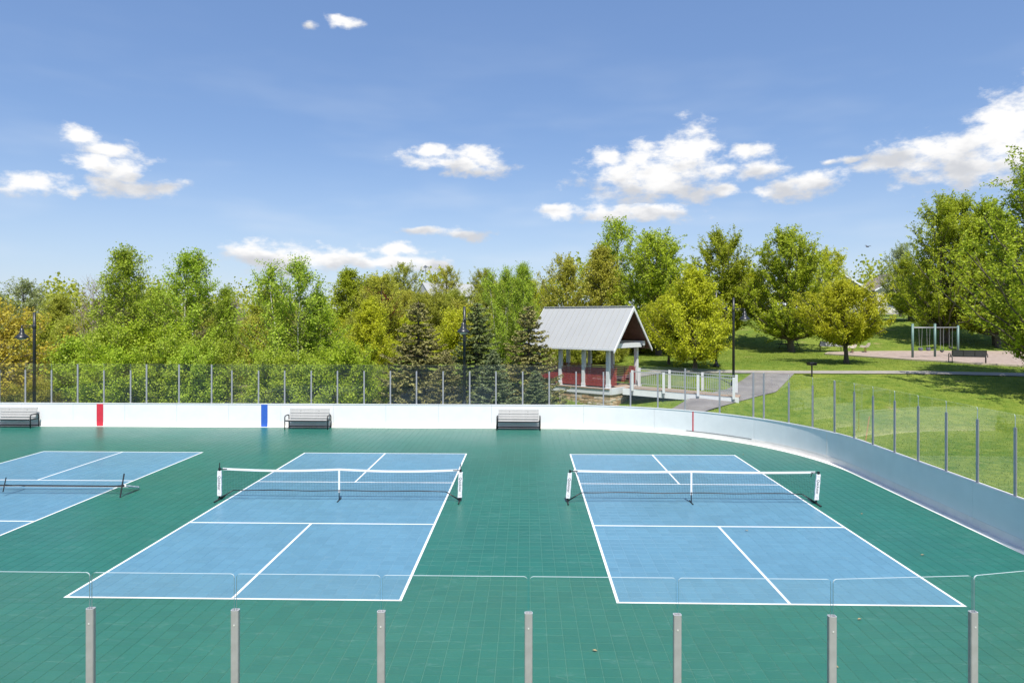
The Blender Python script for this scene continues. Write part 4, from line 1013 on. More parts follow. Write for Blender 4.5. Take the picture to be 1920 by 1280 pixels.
PR['broad_a'] = grow(41, 9.0, 3.0, .12, 'egg', 115, 8, 30, .155, .8, .12, .18, mat='leaf_olive', twl=(.4, 1.0), up=.4)
PR['broad_b'] = grow(42, 9.0, 2.9, .10, 'round', 115, 8, 24, .155, .9, .11, .18, mat='leaf_olive_y', twl=(.4, 1.0), up=.5)
PR['airy'] = grow(43, 10.0, 2.6, .22, 'vase', 100, 7, 18, .16, 1.3, .11, .12, mat='leaf_pale', twl=(.5, 1.1), up=.8)
PR['bare'] = grow(44, 8.5, 1.7, .2, 'vase', 60, 7, 2, .06, 1.5, .05, .07, 'bark_pale', 'leaf_brown', (.5, 1.2), 1.0)
PR['spread'] = grow(45, 6.4, 4.8, .12, 'spread', 140, 8, 20, .15, .45, .13, .17, mat='leaf_orange', twl=(.4, 1.0), up=.3)
PR['bush_a'] = grow(51, 3.6, 1.9, .03, 'bush', 110, 8, 34, .105, .7, .12, .06, mat='leaf_bright', twl=(.3, .7), up=.5, stems=4)
PR['bush_b'] = grow(52, 3.2, 1.8, .03, 'bush', 100, 8, 32, .11, .6, .13, .05, mat='leaf_olive', twl=(.3, .7), up=.45, stems=4)
PR['spruce_a'] = spruce(61, 6.2, 2.15, 'needle_olive')
PR['spruce_b'] = spruce(62, 6.1, 1.9, 'needle_dark')
PR['spruce_c'] = spruce(63, 6.0, 2.0, 'needle_dark')

def plant(kind, px, d, height, width=None, mat=None, rz=None, name='tree', label=None, cat='tree', group=None, z=None, bark=None):
    """stand a tree or shrub on the ground at lateral direction px/1291 and depth d from the look-out"""
    t_, c_, H, Rr = PR[kind]
    xr = (px - 960) / 1291.45 * d; x = xr * .99977 - d * .0216; y = xr * .0216 + d * .99977
    e = empty(name, (x, y, (gz(x, y) if z is None else z) - .03), random.uniform(0, 6.28) if rz is None else rz, label, cat, group)
    s = height / H; w = s if width is None else width / (2 * Rr)
    e.scale = (w, w, s)
    a = mesh_obj('trunk', t_, e); b = mesh_obj('crown', c_, e)
    if mat:
        b.material_slots[0].link = 'OBJECT'; b.material_slots[0].material = M[mat]
    if bark:
        a.material_slots[0].link = 'OBJECT'; a.material_slots[0].material = M[bark]
    return e
def P_(kind, px, d, h, w, mat, name, label, group=None, rz=None, cat='tree', bark=None): return plant(kind, px, d, h, w, mat, rz, name, label, cat, group, None, bark)

# left of the pavilion
P_('spread', -40, 37.2, 5.9, 9.6, 'leaf_orange', 'oak_tree', 'spreading tree with orange-yellow spring leaves at the left edge')
P_('airy', 45, 78, 8.6, 6.4, 'leaf_pale', 'willow_tree', 'pale grey-green tree far behind the orange-leaved tree')
P_('broad_a', 112, 70, 6.5, 5.0, 'leaf_olive', 'broadleaf_tree', 'dull olive tree between the pale tree and the bare twigs')
P_('bare', 172, 60, 7.9, 3.4, 'leaf_brown', 'bare_tree', 'leafless tree with thin upright twigs left of the aspens')
P_('broad_b', 190, 68, 6.3, 4.6, 'leaf_brown', 'budding_tree', 'brownish budding tree low behind the left aspens')
P_('aspen_a', 237, 40.0, 8.9, 4.9, 'leaf_aspen', 'aspen_tree', 'tall aspen with white trunk, leftmost of the tall pair', 'aspens behind the boards')
P_('aspen_b', 345, 40.6, 8.75, 4.9, 'leaf_aspen', 'aspen_tree', 'tall aspen with pointed top, right one of the tall pair', 'aspens behind the boards')
P_('aspen_a', 292, 43.5, 6.8, 3.8, 'leaf_aspen', 'aspen_tree', 'shorter aspen standing between the two tall left aspens', 'aspens behind the boards', 1.0)
P_('aspen_a', 426, 42.0, 6.7, 2.8, 'leaf_aspen', 'aspen_tree', 'slim short aspen at the right end of the left aspen group', 'aspens behind the boards', 2.2)
P_('broad_b', 433, 58, 5.7, 2.4, 'leaf_pink', 'blossom_tree', 'small pink blossoming tree behind the slim aspen')
P_('broad_a', 502, 62, 6.5, 5.4, 'leaf_maple', 'broadleaf_tree', 'rounded mid-green tree behind the gap right of the left aspens')
P_('bush_b', 470, 50, 4.3, 3.2, 'leaf_olive_y', 'tall_shrub', 'rounded olive-yellow shrub below the mid-green tree', cat='shrub')
P_('aspen_c', 548, 40.0, 7.9, 5.2, 'leaf_aspen', 'aspen_tree', 'broad many-stemmed aspen with spiky top above the middle bench', 'aspens behind the boards')
P_('aspen_b', 612, 41.2, 6.1, 4.4, 'leaf_bright', 'aspen_tree', 'bright green bushy aspen right of the spiky-topped one', 'aspens behind the boards', 2.0)
P_('broad_a', 655, 68, 7.5, 6.0, 'leaf_maple', 'broadleaf_tree', 'rounded green tree on the skyline behind the bright aspen')
P_('broad_b', 715, 66, 7.1, 4.9, 'leaf_olive_y', 'broadleaf_tree', 'thin yellowish tree on the skyline left of the white building')
P_('round_a', 692, 46, 5.2, 4.7, 'leaf_yellow', 'young_tree', 'light yellow-green young tree left of the olive spruce')
P_('airy', 838, 88, 6.2, 4.8, 'leaf_olive_y', 'young_tree', 'thin olive-yellow tree in front of the white building\'s roof')
P_('airy', 905, 84, 5.8, 4.6, 'leaf_olive', 'young_tree', 'thin olive tree in front of the white pergola')
P_('airy', 757, 84, 6.5, 4.6, 'leaf_olive', 'budding_tree', 'thin budding tree just left of the white building')
P_('spruce_a', 784, 37.6, 5.95, 5.8, 'needle_olive', 'spruce_tree', 'wide olive-brown spruce, leftmost of the three spruces', 'spruces behind the boards')
P_('spruce_b', 894, 37.0, 5.9, 4.9, 'needle_dark', 'spruce_tree', 'dark narrow spruce behind the middle lamp post', 'spruces behind the boards')
P_('spruce_c', 992, 36.4, 5.75, 4.9, 'needle_olive', 'spruce_tree', 'brown-green spruce overlapping the left end of the pavilion', 'spruces behind the boards')
P_('spruce_b', 925, 34.9, 3.5, 3.3, 'needle_blue', 'spruce_tree', 'low blue-green spruce at the foot of the dark narrow spruce', 'spruces behind the boards', 2.)
P_('spruce_a', 838, 35.2, 3.4, 3.2, 'needle_olive', 'spruce_tree', 'low brownish spruce left of the middle lamp post', 'spruces behind the boards', 1.)
P_('spruce_c', 1005, 34.6, 2.5, 2.9, 'needle_blue', 'spruce_tree', 'low blue-green spruce at the pavilion\'s left corner', 'spruces behind the boards', 1.5)
P_('aspen_c', 944, 48, 6.6, 3.4, 'leaf_aspen', 'aspen_tree', 'pale green aspen rising behind the dark narrow spruce', 'aspens behind the boards', .5)
P_('aspen_b', 988, 47, 7.1, 3.2, 'leaf_aspen', 'aspen_tree', 'pale green aspen rising left of the pavilion roof', 'aspens behind the boards', 1.2)
# behind and right of the pavilion
P_('broad_b', 1063, 60, 8.2, 4.8, 'leaf_olive_y', 'broadleaf_tree', 'olive-yellow tree behind the left half of the pavilion roof')
P_('broad_a', 1128, 58, 8.7, 5.6, 'leaf_olive_y', 'broadleaf_tree', 'olive tree behind the middle of the pavilion roof')
P_('airy', 1160, 74, 10.8, 7.0, 'leaf_maple_b', 'broadleaf_tree', 'tall airy green tree behind the olive tree')
P_('maple_a', 1236, 55.5, 9.5, 8.0, 'leaf_maple', 'maple_tree', 'big green maple just right of the pavilion gable', 'maples on the lawn')
P_('maple_b', 1355, 63, 10.0, 6.3, 'leaf_maple', 'maple_tree', 'tall narrow maple behind the right lamp post', 'maples on the lawn')
P_('round_a', 1303, 43.4, 6.1, 5.8, 'leaf_yellow', 'young_tree', 'yellow-green cone-shaped tree behind the footbridge', rz=.3)
P_('round_b', 1254, 46, 4.5, 3.6, 'leaf_yellow', 'young_tree', 'smaller yellow-green tree between the pavilion and the cone-shaped tree', rz=2.)
P_('broad_a', 1412, 80, 5.2, 5.4, 'leaf_yellow', 'broadleaf_tree', 'yellow-green tree beyond the lawn right of the narrow maple')
P_('maple_a', 1484, 59.6, 10.2, 8.2, 'leaf_maple', 'maple_tree', 'vase-shaped maple with picnic table at its foot', 'maples on the lawn', 2.1)
P_('broad_b', 1556, 72, 7.7, 5.2, 'leaf_yellow', 'broadleaf_tree', 'yellow-green tree behind the vase-shaped maple', rz=.8)
P_('round_b', 1587, 46.9, 5.5, 6.0, 'leaf_yellow', 'young_tree', 'round golden-green tree at the left end of the playground', rz=1.1)
P_('airy', 1688, 86, 8.9, 4.6, 'leaf_pale', 'budding_tree', 'thin pale tree in front of the cream houses')
P_('maple_b', 1706, 74, 6.4, 5.4, 'leaf_maple', 'maple_tree', 'green maple with dark trunk beyond the swings', 'maples on the lawn', 1.2)
P_('maple_c', 1768, 64.3, 12.8, 9.4, 'leaf_maple', 'maple_tree', 'large several-stemmed maple behind the swings', 'maples on the lawn')
P_('maple_c', 1880, 62, 12.6, 9.4, 'leaf_maple', 'maple_tree', 'large maple filling the gap left of the biggest tree', 'maples on the lawn', 2.6)
P_('maple_big', 2030, 36.5, 15.0, 10.8, 'leaf_maple_b', 'maple_tree', 'biggest maple, rising out of the picture at the right edge', 'maples on the lawn', .4)
# shrubs, each group a thicket of look-alikes
rs = random.Random(5)
ORD = 'first second third fourth fifth sixth seventh eighth ninth tenth eleventh twelfth thirteenth fourteenth fifteenth sixteenth'.split()
def thicket(n, px0, px1, d0, d1, h0, h1, kinds, mats, label, group):
    for k in range(n):
        h = rs.uniform(h0, h1); kd = rs.choice(kinds)
        plant(kd, px0 + (px1 - px0) * (k + rs.random()) / n, rs.uniform(d0, d1), h, h * rs.uniform(.95, 1.3), rs.choice(mats), rs.uniform(0, 6.28), 'shrub', label if n == 1 else '%s, %s from the left' % (label, ORD[k]), 'shrub', group)
thicket(9, 140, 415, 36.0, 39.4, 2.5, 4.4, ['bush_a'], ['leaf_bright', 'leaf_bright', 'leaf_aspen'], 'bright green shrub under the left aspens', 'bright shrubs under the left aspens')
thicket(5, 500, 655, 35.4, 38.6, 2.2, 3.6, ['bush_a', 'bush_b'], ['leaf_bright', 'leaf_aspen', 'leaf_olive'], 'green shrub behind the boards near the middle bench', 'shrubs near the middle bench')
thicket(4, 645, 760, 36, 44, 1.6, 2.6, ['bush_a', 'bush_b'], ['leaf_olive', 'leaf_yellow', 'leaf_bright'], 'low olive shrub left of the olive-brown spruce', 'shrubs left of the spruces')
thicket(4, -30, 110, 35.5, 44, 1.2, 1.9, ['bush_b'], ['leaf_olive', 'leaf_brown', 'leaf_olive_y'], 'low dull shrub under the orange-leaved tree', 'shrubs under the orange-leaved tree')
thicket(11, 60, 520, 52, 80, 2.6, 4.8, ['bush_b', 'bush_a'], ['leaf_olive', 'leaf_olive_y', 'leaf_maple', 'leaf_brown'], 'olive meadow shrub behind the left aspens', 'meadow shrubs behind the aspens')
thicket(16, 645, 1010, 48, 90, 2.6, 4.6, ['bush_b', 'bush_a'], ['leaf_olive', 'leaf_olive_y', 'leaf_yellow', 'leaf_olive'], 'yellow-olive shrub below the white building', 'shrubs on the slope below the white building')
thicket(7, 1020, 1235, 48, 60, 2.2, 4.0, ['bush_b', 'bush_a'], ['leaf_olive', 'leaf_yellow', 'leaf_maple'], 'green shrub in the hedge seen through the pavilion', 'shrubs behind the pavilion')
thicket(1, 716, 718, 70, 70, 4.6, 4.7, ['bush_b'], ['leaf_red'], 'dark red shrub on the slope left of the white building', 'red shrub')
thicket(8, 1390, 1720, 102, 112, 2.2, 4.2, ['bush_a', 'bush_b'], ['leaf_maple', 'leaf_yellow', 'leaf_olive'], 'green shrub along the far side of the road', 'shrubs beyond the road')

def far_wood():
    rng = np.random.default_rng(77); C = []; D = []; S = []
    for k in range(150):
        x = rng.uniform(-190, 230); y = rng.uniform(128, 190); g = gz(x, y); h = rng.uniform(6.5, 11.5) * (1 if x < 20 else 1.05); r = rng.uniform(3, 5.5); n = 420
        if -20 < x < 0: h *= .8
        v = rng.normal(size=(n, 3)); v /= np.linalg.norm(v, axis=1, keepdims=True); v *= (rng.random(n) ** .35)[:, None] * (1 + .22 * np.sin(5 * v[:, :1] + k))
        C.append(np.array((x, y, g + h * .52)) + v * np.array((r, r, h * .5))); D.append(rng.normal(size=(n, 3))); S.append(rng.uniform(.45, .95, n))
    me = leaf_mesh('distant_wood', np.concatenate(C), np.concatenate(D), np.concatenate(S), rng, 'leaf_olive', .8)
    tag(mesh_obj('distant_wood', me), 'far band of olive woodland along the horizon', 'woodland', kind='stuff')
far_wood()

# ------------------------------------------------------------------ grass and reeds
def blades(name, n, region, hgt, wid, mat, label, seed, ok=None, patch=None):
    rng = np.random.default_rng(seed); x = rng.uniform(region[0], region[1], n); y = rng.uniform(region[2], region[3], n)
    m = np.ones(n, bool) if ok is None else ok(x, y); x, y = x[m], y[m]; n = len(x); z = ground(x, y)
    a = rng.random(n) * 6.283; h = hgt * rng.uniform(.5, 1.35, n); w = wid * rng.uniform(.7, 1.3, n)
    ln = rng.normal(size=(n, 2)) * h[:, None] * .45
    v = np.empty((n, 3, 3)); v[:, 0] = np.stack([x + np.cos(a) * w, y + np.sin(a) * w, z - .01], 1); v[:, 1] = np.stack([x - np.cos(a) * w, y - np.sin(a) * w, z - .01], 1)
    v[:, 2] = np.stack([x + ln[:, 0], y + ln[:, 1], z + h], 1)
    me = bpy.data.meshes.new(name); me.vertices.add(n * 3); me.vertices.foreach_set('co', v.reshape(-1).astype(np.float32))
    me.loops.add(n * 3); me.loops.foreach_set('vertex_index', np.arange(n * 3, dtype=np.int32)); me.polygons.add(n); me.polygons.foreach_set('loop_start', np.arange(0, n * 3, 3, dtype=np.int32))
    try: me.polygons.foreach_set('loop_total', np.full(n, 3, dtype=np.int32))
    except Exception: pass
    at = me.attributes.new('tone', 'FLOAT', 'FACE'); at.data.foreach_set('value', rng.random(n).astype(np.float32))
    me.materials.append(M[mat]); me.update(calc_edges=True)
    tag(mesh_obj(name, me), label, 'grass', kind='stuff')
def lawn_ok(x, y):
    rink = (x < 11.2) & (y < 32.2) & ~((x > CX) & (y > CY) & ((x - CX) ** 2 + (y - CY) ** 2 > (CR + .3) ** 2))
    pl = (y < 60.4) & (y > np.interp(x, [24.7, 25.6, 27.6, 30, 32.3, 36, 44.5], [57.4, 55.4, 50.3, 46.6, 45.5, 44.9, 43.8])) & (x > 24.9) & (x < 44.5)
    fp = np.abs(y - np.interp(x, [3, 10, 16, 24, 31, 44, 70], [44.05, 43.4, 43.2, 43.25, 42.5, 40.95, 38.4])) < .6
    ap = (x > np.interp(y, [32.9, 34.6, 36, 38.5, 41, 43], [2., 4.6, 7.6, 11.0, 12.7, 13.9])) & (x < np.interp(y, [32.9, 34.7, 36.77, 37.9, 40.6, 43], [5.7, 9.1, 12.1, 13.7, 15.3, 16.7])) & (y < 43.2)
    return ~(rink | pl | fp | ap) & (x < y * .82 + 3)
blades('lawn_grass', 400000, (3, 56, 11, 78), .055, .012, 'grass_blade', 'short green lawn grass on the slope right of the rink', 3, lawn_ok)
blades('reed_grass', 26000, (-34, -6, 46, 66), .8, .018, 'dry_blade', 'tan dry reeds in the meadow behind the aspens', 4, lambda x, y: np.sin(x * .45 + 1) + np.sin(y * .5 + x * .2) > .2)
blades('rough_grass', 40000, (-34, 4, 32.2, 46), .38, .012, 'grass_blade', 'rough green grass behind the far boards', 5)
blades('dry_grass', 16000, (-32, -17, 32.3, 42), .55, .014, 'dry_blade', 'dry brown grass behind the boards at far left', 6)

# ------------------------------------------------------------------ playground
def build_swings():
    A, B, C_ = Vector((29.48, 53.3, 0)), Vector((31.75, 54.3, 0)), Vector((34.2, 55.4, 0))
    z0 = gz(31.7, 54.2) + .03
    root = empty('swing_set', (A.x, A.y, z0), 0, 'green-grey swing set with two bays on the playground', 'swing set')
    def rel(p, z): return (p.x - A.x, p.y - A.y, z)
    for p, h in ((A, 2.55), (B, 2.55), (C_, 2.4)):
        q = MB(); q.tube([rel(p, -.1), rel(p, h)], .085, 12); q.lathe([(.09, h), (.085, h + .03), (.0, h + .05)], rel(p, 0), 12); q.build('post', 'swing_green', root, smooth=True)
    q = MB(); q.tube([rel(A, 2.28), rel(C_, 2.28)], .035, 8); q.build('top_beam', 'chain', root, smooth=True)
    def along(f, g): return A.lerp(B, f) if g == 0 else B.lerp(C_, f)
    for g, f, kind, zz in ((0, .35, 'bucket', .62), (0, .70, 'bucket', .60), (1, .30, 'belt', .42), (1, .68, 'belt', .66)):
        c = along(f, g); d = (B - A).normalized() * .19
        s = MB()
        for sg in (-1, 1): s.tube([rel(c + d * sg, 2.27), rel(c + d * sg * (.9 if kind == 'belt' else .6), zz + .1)], .010, 5)
        so_ = s.build('swing_chain', 'chain', root)
        s = MB()
        if kind == 'bucket':
            s.lathe([(.05, 0), (.13, .02), (.16, .12), (.165, .24), (.13, .24), (.11, .08)], rel(c, zz - .12), 10); s.build('bucket_seat', 'bucket', so_)
        else:
            pts = [rel(c + d * u * 1.0, zz + .12 * u * u - .02) for u in np.linspace(-1, 1, 7)]
            s.tube(pts, [.05, .06, .07, .075, .07, .06, .05], 6); s.build('belt_seat', 'rubber', so_)
build_swings()
def park_bench(x, y, rz, label, seat, L_=1.83):
    z = gz(x, y) + .03
    root = empty('park_bench', (x, y, z), rz, label, 'bench')
    for k in range(3):      # back in three panels as the photo shows
        w = L_ / 3
        mb = MB(); mb.box((-L_ / 2 + w * (k + .5), .24, .66), (w - .05, .03, .36), rx=R(-12)); mb.build('back_panel', seat, root)
    mb = MB(); mb.box((0, .275, .86), (L_, .04, .04)); mb.box((0, .20, .46), (L_, .04, .04)); mb.box((-L_ / 2, .24, .66), (.04, .04, .42), rx=R(-12)); mb.box((L_ / 2, .24, .66), (.04, .04, .42), rx=R(-12))
    for k in (1, 2): mb.box((-L_ / 2 + L_ * k / 3, .24, .66), (.04, .045, .40), rx=R(-12))
    mb.build('back_frame', 'steel_mesh', root)
    for k in range(4):
        mb = MB(); mb.cbox((0, -.22 + .115 * k, .43), (L_, .10, .035), .006); mb.build('seat_slat', seat, root)
    for s in (-1, 1):
        X = s * (L_ / 2 + .08); f = MB()
        f.tube([(X, -.28, 0), (X, -.28, .56), (X, -.24, .62), (X, .12, .63), (X, .20, .58), (X, .22, .40)], .028, 8); f.tube([(X - s * .1, .22, 0), (X - s * .1, .24, .5)], .028, 8); f.tube([(X, -.28, .41), (X - s * .1, .23, .41)], .024, 8)
        f.build('leg_frame', 'steel_mesh', root, smooth=True)
    return root
park_bench(30.0, 47.5, math.pi - .33, 'black steel bench seen from behind at the playground edge', 'steel_panel', 2.0)
park_bench(26.5, 60.6, -.25, 'light grey bench with black frame at the far end of the playground', 'slat', 1.7)
def spring_rider(x, y, rz, label):
    z = gz(x, y) + .04; root = empty('spring_rider', (x, y, z), rz, label, 'spring rider', 'spring riders')
    q = MB(); q.tube([(.09 * math.cos(a), .09 * math.sin(a), .04 + a * .014) for a in np.linspace(0, 25, 60)], .014, 5); q.build('spring', 'rust', root)
    q = MB()
    for s in (-1, 1):
        pr = [(-.42, .45), (-.30, .62), (-.12, .56), (.10, .60), (.26, .82), (.40, .80), (.36, .62), (.22, .44), (-.1, .40)]
        n = len(pr); q.add([(a, s * .10, b) for a, b in pr] + [(a, s * .13, b) for a, b in pr], [tuple(range(n)), tuple(range(2 * n - 1, n - 1, -1))] + [(i, (i + 1) % n, n + (i + 1) % n, n + i) for i in range(n)])
    q.build('side_panel', 'rider', root)
    q = MB(); q.box((-.1, 0, .50), (.34, .2, .04)); q.build('seat', 'rust', root)
    q = MB(); q.tube([(.24, -.24, .72), (.24, .24, .72)], .016, 6); q.tube([(.10, -.24, .42), (.10, .24, .42)], .016, 6); q.build('handle', 'rust', root)
spring_rider(27.6, 59.0, .4, 'cream and rust spring rider nearer the round golden-green tree')
spring_rider(28.9, 59.5, -.8, 'cream and rust spring rider nearer the swings')
def grill(x, y):
    root = empty('park_grill', (x, y, gz(x, y)), .2, 'black charcoal grill on a post beside the path', 'grill')
    q = MB(); q.tube([(0, 0, -.05), (0, 0, .70)], .045, 8); q.build('post', 'black', root)
    q = MB(); q.box((0, 0, .71), (.46, .36, .02)); 
    for (cx, cy, sx, sy) in ((0, .17, .46, .02), (-.22, 0, .02, .32), (.22, 0, .02, .32)): q.box((cx, cy, .80), (sx, sy, .16))
    q.build('fire_box', 'black', root)
    q = MB()
    for k in range(9): q.box((-.19 + k * .0475, 0, .84), (.012, .34, .012))
    q.build('grate', 'bracket', root)
grill(17.2, 41.95)
def picnic_table(x, y, rz):
    root = empty('picnic_table', (x, y, gz(x, y)), rz, 'dark picnic table in the shade under the vase-shaped maple', 'picnic table')
    for k in range(5): MB().cbox((0, -.30 + .15 * k, .75), (1.8, .14, .04), .005).build('top_plank', 'timber', root)
    for s in (-1, 1):
        for k in range(2): MB().cbox((0, s * (.62 + .15 * k), .45), (1.8, .14, .04), .005).build('seat_plank', 'timber', root)
        q = MB(); X = s * .6; q.tube([(X, -.68, 0), (X, -.2, .72)], .03, 6); q.tube([(X, .68, 0), (X, .2, .72)], .03, 6); q.tube([(X, -.8, .42), (X, .8, .42)], .03, 6); q.build('leg_frame', 'black', root)
picnic_table(23.5, 62.2, .3)
# ------------------------------------------------------------------ houses, hilltop building, cars
def house(x, y, rz, w, d, he, hr, wallm, roofm, label, windows, over=.45, garage=None):
    """gable house: local x along the ridge-end face (gable faces -y)"""
    z0 = gz(x, y) - .2; root = empty('house', (x, y, z0), rz, label, 'house')
    q = MB(); vs = [(-w / 2, -d / 2, 0), (w / 2, -d / 2, 0), (w / 2, -d / 2, he), (0, -d / 2, hr), (-w / 2, -d / 2, he)]; vs += [(a, -b, c) for a, b, c in vs]
    q.add(vs, [(0, 1, 2, 3, 4), (9, 8, 7, 6, 5), (0, 5, 6, 1), (1, 6, 7, 2), (4, 9, 5, 0)]); q.build('wall', wallm, root)
    sl_ = (hr - he) / (w / 2)
    for s in (-1, 1):
        q = MB(); e = over; a = [(0, -d / 2 - e, hr + .12), (s * (w / 2 + e), -d / 2 - e, he - e * sl_ + .12), (s * (w / 2 + e), d / 2 + e, he - e * sl_ + .12), (0, d / 2 + e, hr + .12)]
        q.add(a + [(p[0], p[1], p[2] - .16) for p in a], [(0, 1, 2, 3), (7, 6, 5, 4), (0, 4, 5, 1), (1, 5, 6, 2), (2, 6, 7, 3), (3, 7, 4, 0)]); rf = q.build('roof', roofm, root)
        q = MB(); b = [(0, -d / 2 - e - .03, hr + .14), (s * (w / 2 + e), -d / 2 - e - .03, he - e * sl_ + .14)]; b += [(b[1][0], b[1][1], b[1][2] - .26), (0, b[0][1], b[0][2] - .26)]
        q.add(b + [(p[0], p[1] + .028, p[2]) for p in b], [(0, 1, 2, 3), (7, 6, 5, 4), (0, 4, 5, 1), (1, 5, 6, 2), (2, 6, 7, 3), (3, 7, 4, 0)]); q.build('barge_board', 'white_paint', root)
    for (wx, wz, ww, wh) in windows:
        q = MB(); q.box((wx, -d / 2 - .03, wz), (ww + .2, .05, wh + .2)); f = q.build('window', 'white_paint', root)
        q = MB(); q.box((wx, -d / 2 - .062, wz), (ww, .02, wh)); q.build('pane', 'window', f)
    if garage:
        q = MB(); q.box((garage, -d / 2 - .04, 1.15), (2.6, .06, 2.3)); g = q.build('garage_door', 'white_paint', root)
        for k in range(4): MB().box((garage, -d / 2 - .075, .35 + k * .55), (2.45, .012, .46)).build('door_panel', 'siding', g)
house(46.5, 110, .1, 9.5, 9, 3.6, 6.4, 'siding_grey', 'shingle_blue', 'grey house with slate-blue gable behind the golden-green tree', [(-2.5, 1.9, 1.3, 1.3), (2.5, 1.9, 1.3, 1.3)])
house(57.5, 109, -.08, 9.0, 9, 3.7, 6.3, 'siding', 'shingle', 'cream house with brown roof and white gable trim behind the thin pale tree', [(-2.2, 1.6, 1.6, 1.2), (0, 4.4, 1.0, .9)], garage=2.2)
house(69.5, 108, .05, 9.5, 9, 3.4, 6.0, 'siding', 'shingle', 'cream house with garage behind the large several-stemmed maple', [(2.4, 1.6, 1.6, 1.2)], garage=-2.0)
house(-9.2, 124, .5, 7, 8, 2.6, 4.6, 'siding', 'shingle', 'brown-roofed house behind the right end of the white hilltop building', [(-1.8, 1.5, 1.1, 1.1)])
def hill_building():
    x, y = -11.6, 101; z0 = gz(x, y) - .1
    root = empty('park_building', (x, y, z0), .62, 'white hilltop building with pale metal roof, columns and weathervane', 'building')
    hw, dd, he, hr = 4.2, 3.2, 2.55, 4.45      # ridge runs along local x
    q = MB(); q.box((.3, .8, 1.2), (hw * 1.5, dd, 2.4)); q.build('wall', 'white_paint', root)
    for s in (-1, 1):
        for k in range(10):
            x0, x1 = -hw + k * .84 + .004, -hw + (k + 1) * .84 - .004; q = MB()
            a = [(x0, s * dd * .72, he), (x1, s * dd * .72, he), (x1, 0, hr), (x0, 0, hr)]
            q.add(a + [(p[0], p[1], p[2] - .08) for p in a], [(0, 1, 2, 3), (7, 6, 5, 4), (0, 4, 5, 1), (1, 5, 6, 2), (2, 6, 7, 3), (3, 7, 4, 0)]); q.build('roof_panel', 'metal_roof', root)
    for s in (-1, 1):
        q = MB(); X = s * (hw - .12); q.add([(X, -dd * .66, he - .08), (X, dd * .66, he - .08), (X, 0, hr - .12), (X + s * .05, -dd * .66, he - .08), (X + s * .05, dd * .66, he - .08), (X + s * .05, 0, hr - .12)], [(0, 1, 2), (5, 4, 3), (0, 3, 4, 1), (1, 4, 5, 2), (2, 5, 3, 0)]); q.build('gable', 'siding_grey', root)
    for k in range(6):
        q = MB(); q.box((-hw + .3 + k * 1.56, -dd * .62, he / 2), (.22, .22, he)); q.build('column', 'white_paint', root)
    q = MB(); q.box((0, -dd * .62, he - .13), (2 * hw, .2, .24)); q.build('beam', 'white_paint', root)
    for k in range(4): MB().box((-2.2 + k * 1.5, -.83, 1.35), (.9, .05, 1.1)).build('window', 'window', root)
    q = MB(); q.tube([(-hw + .5, 0, hr - .3), (-hw + .5, 0, hr + 2.5)], .035, 6); q.tube([(-hw + .2, 0, hr + 1.6), (-hw + .8, 0, hr + 1.6)], .02, 5); q.tube([(-hw + .5, -.3, hr + 1.6), (-hw + .5, .3, hr + 1.6)], .02, 5)
    q.add([(-hw + .1, 0, hr + 2.15), (-hw + .45, 0, hr + 2.5), (-hw + .95, 0, hr + 2.3), (-hw + .5, .03, hr + 2.05), (-hw + .5, -.03, hr + 2.05)], [(0, 1, 3), (0, 4, 1), (1, 2, 3), (1, 4, 2), (0, 3, 4), (2, 4, 3)])
    q.build('weathervane', 'bracket', root)
    x2, y2 = -5.2, 99.5
    pg = empty('pergola', (x2, y2, gz(x2, y2)), .1, 'white pergola with open rafters right of the white hilltop building', 'pergola')
    for a in (-2.6, 0, 2.6):
        for b in (-1.2, 1.2): MB().box((a, b, 1.25), (.2, .2, 2.5)).build('post', 'white_paint', pg)
    for b in (-1.2, 1.2): MB().box((0, b, 2.58), (6.0, .14, .2)).build('beam', 'white_paint', pg)
    for k in range(12): MB().box((-2.85 + k * .52, 0, 2.75), (.08, 3.2, .14)).build('rafter', 'white_paint', pg)
    # terrace walls stepping down the slope in front
    for k, (wy, L_) in enumerate(((95.5, 13), (89, 15))):
        wx = -9.5; zz = gz(wx, wy)
        mb = MB(); mb.box((0, 0, .15), (L_, .4, .9)); mb.box((0, 0, .63), (L_ + .1, .5, .07))
        tag(mb.build('terrace_wall', 'concrete', None, (wx, wy, zz)), '%s pale terrace wall on the slope below the white building' % ('upper' if k == 0 else 'lower'), 'wall')
hill_building()
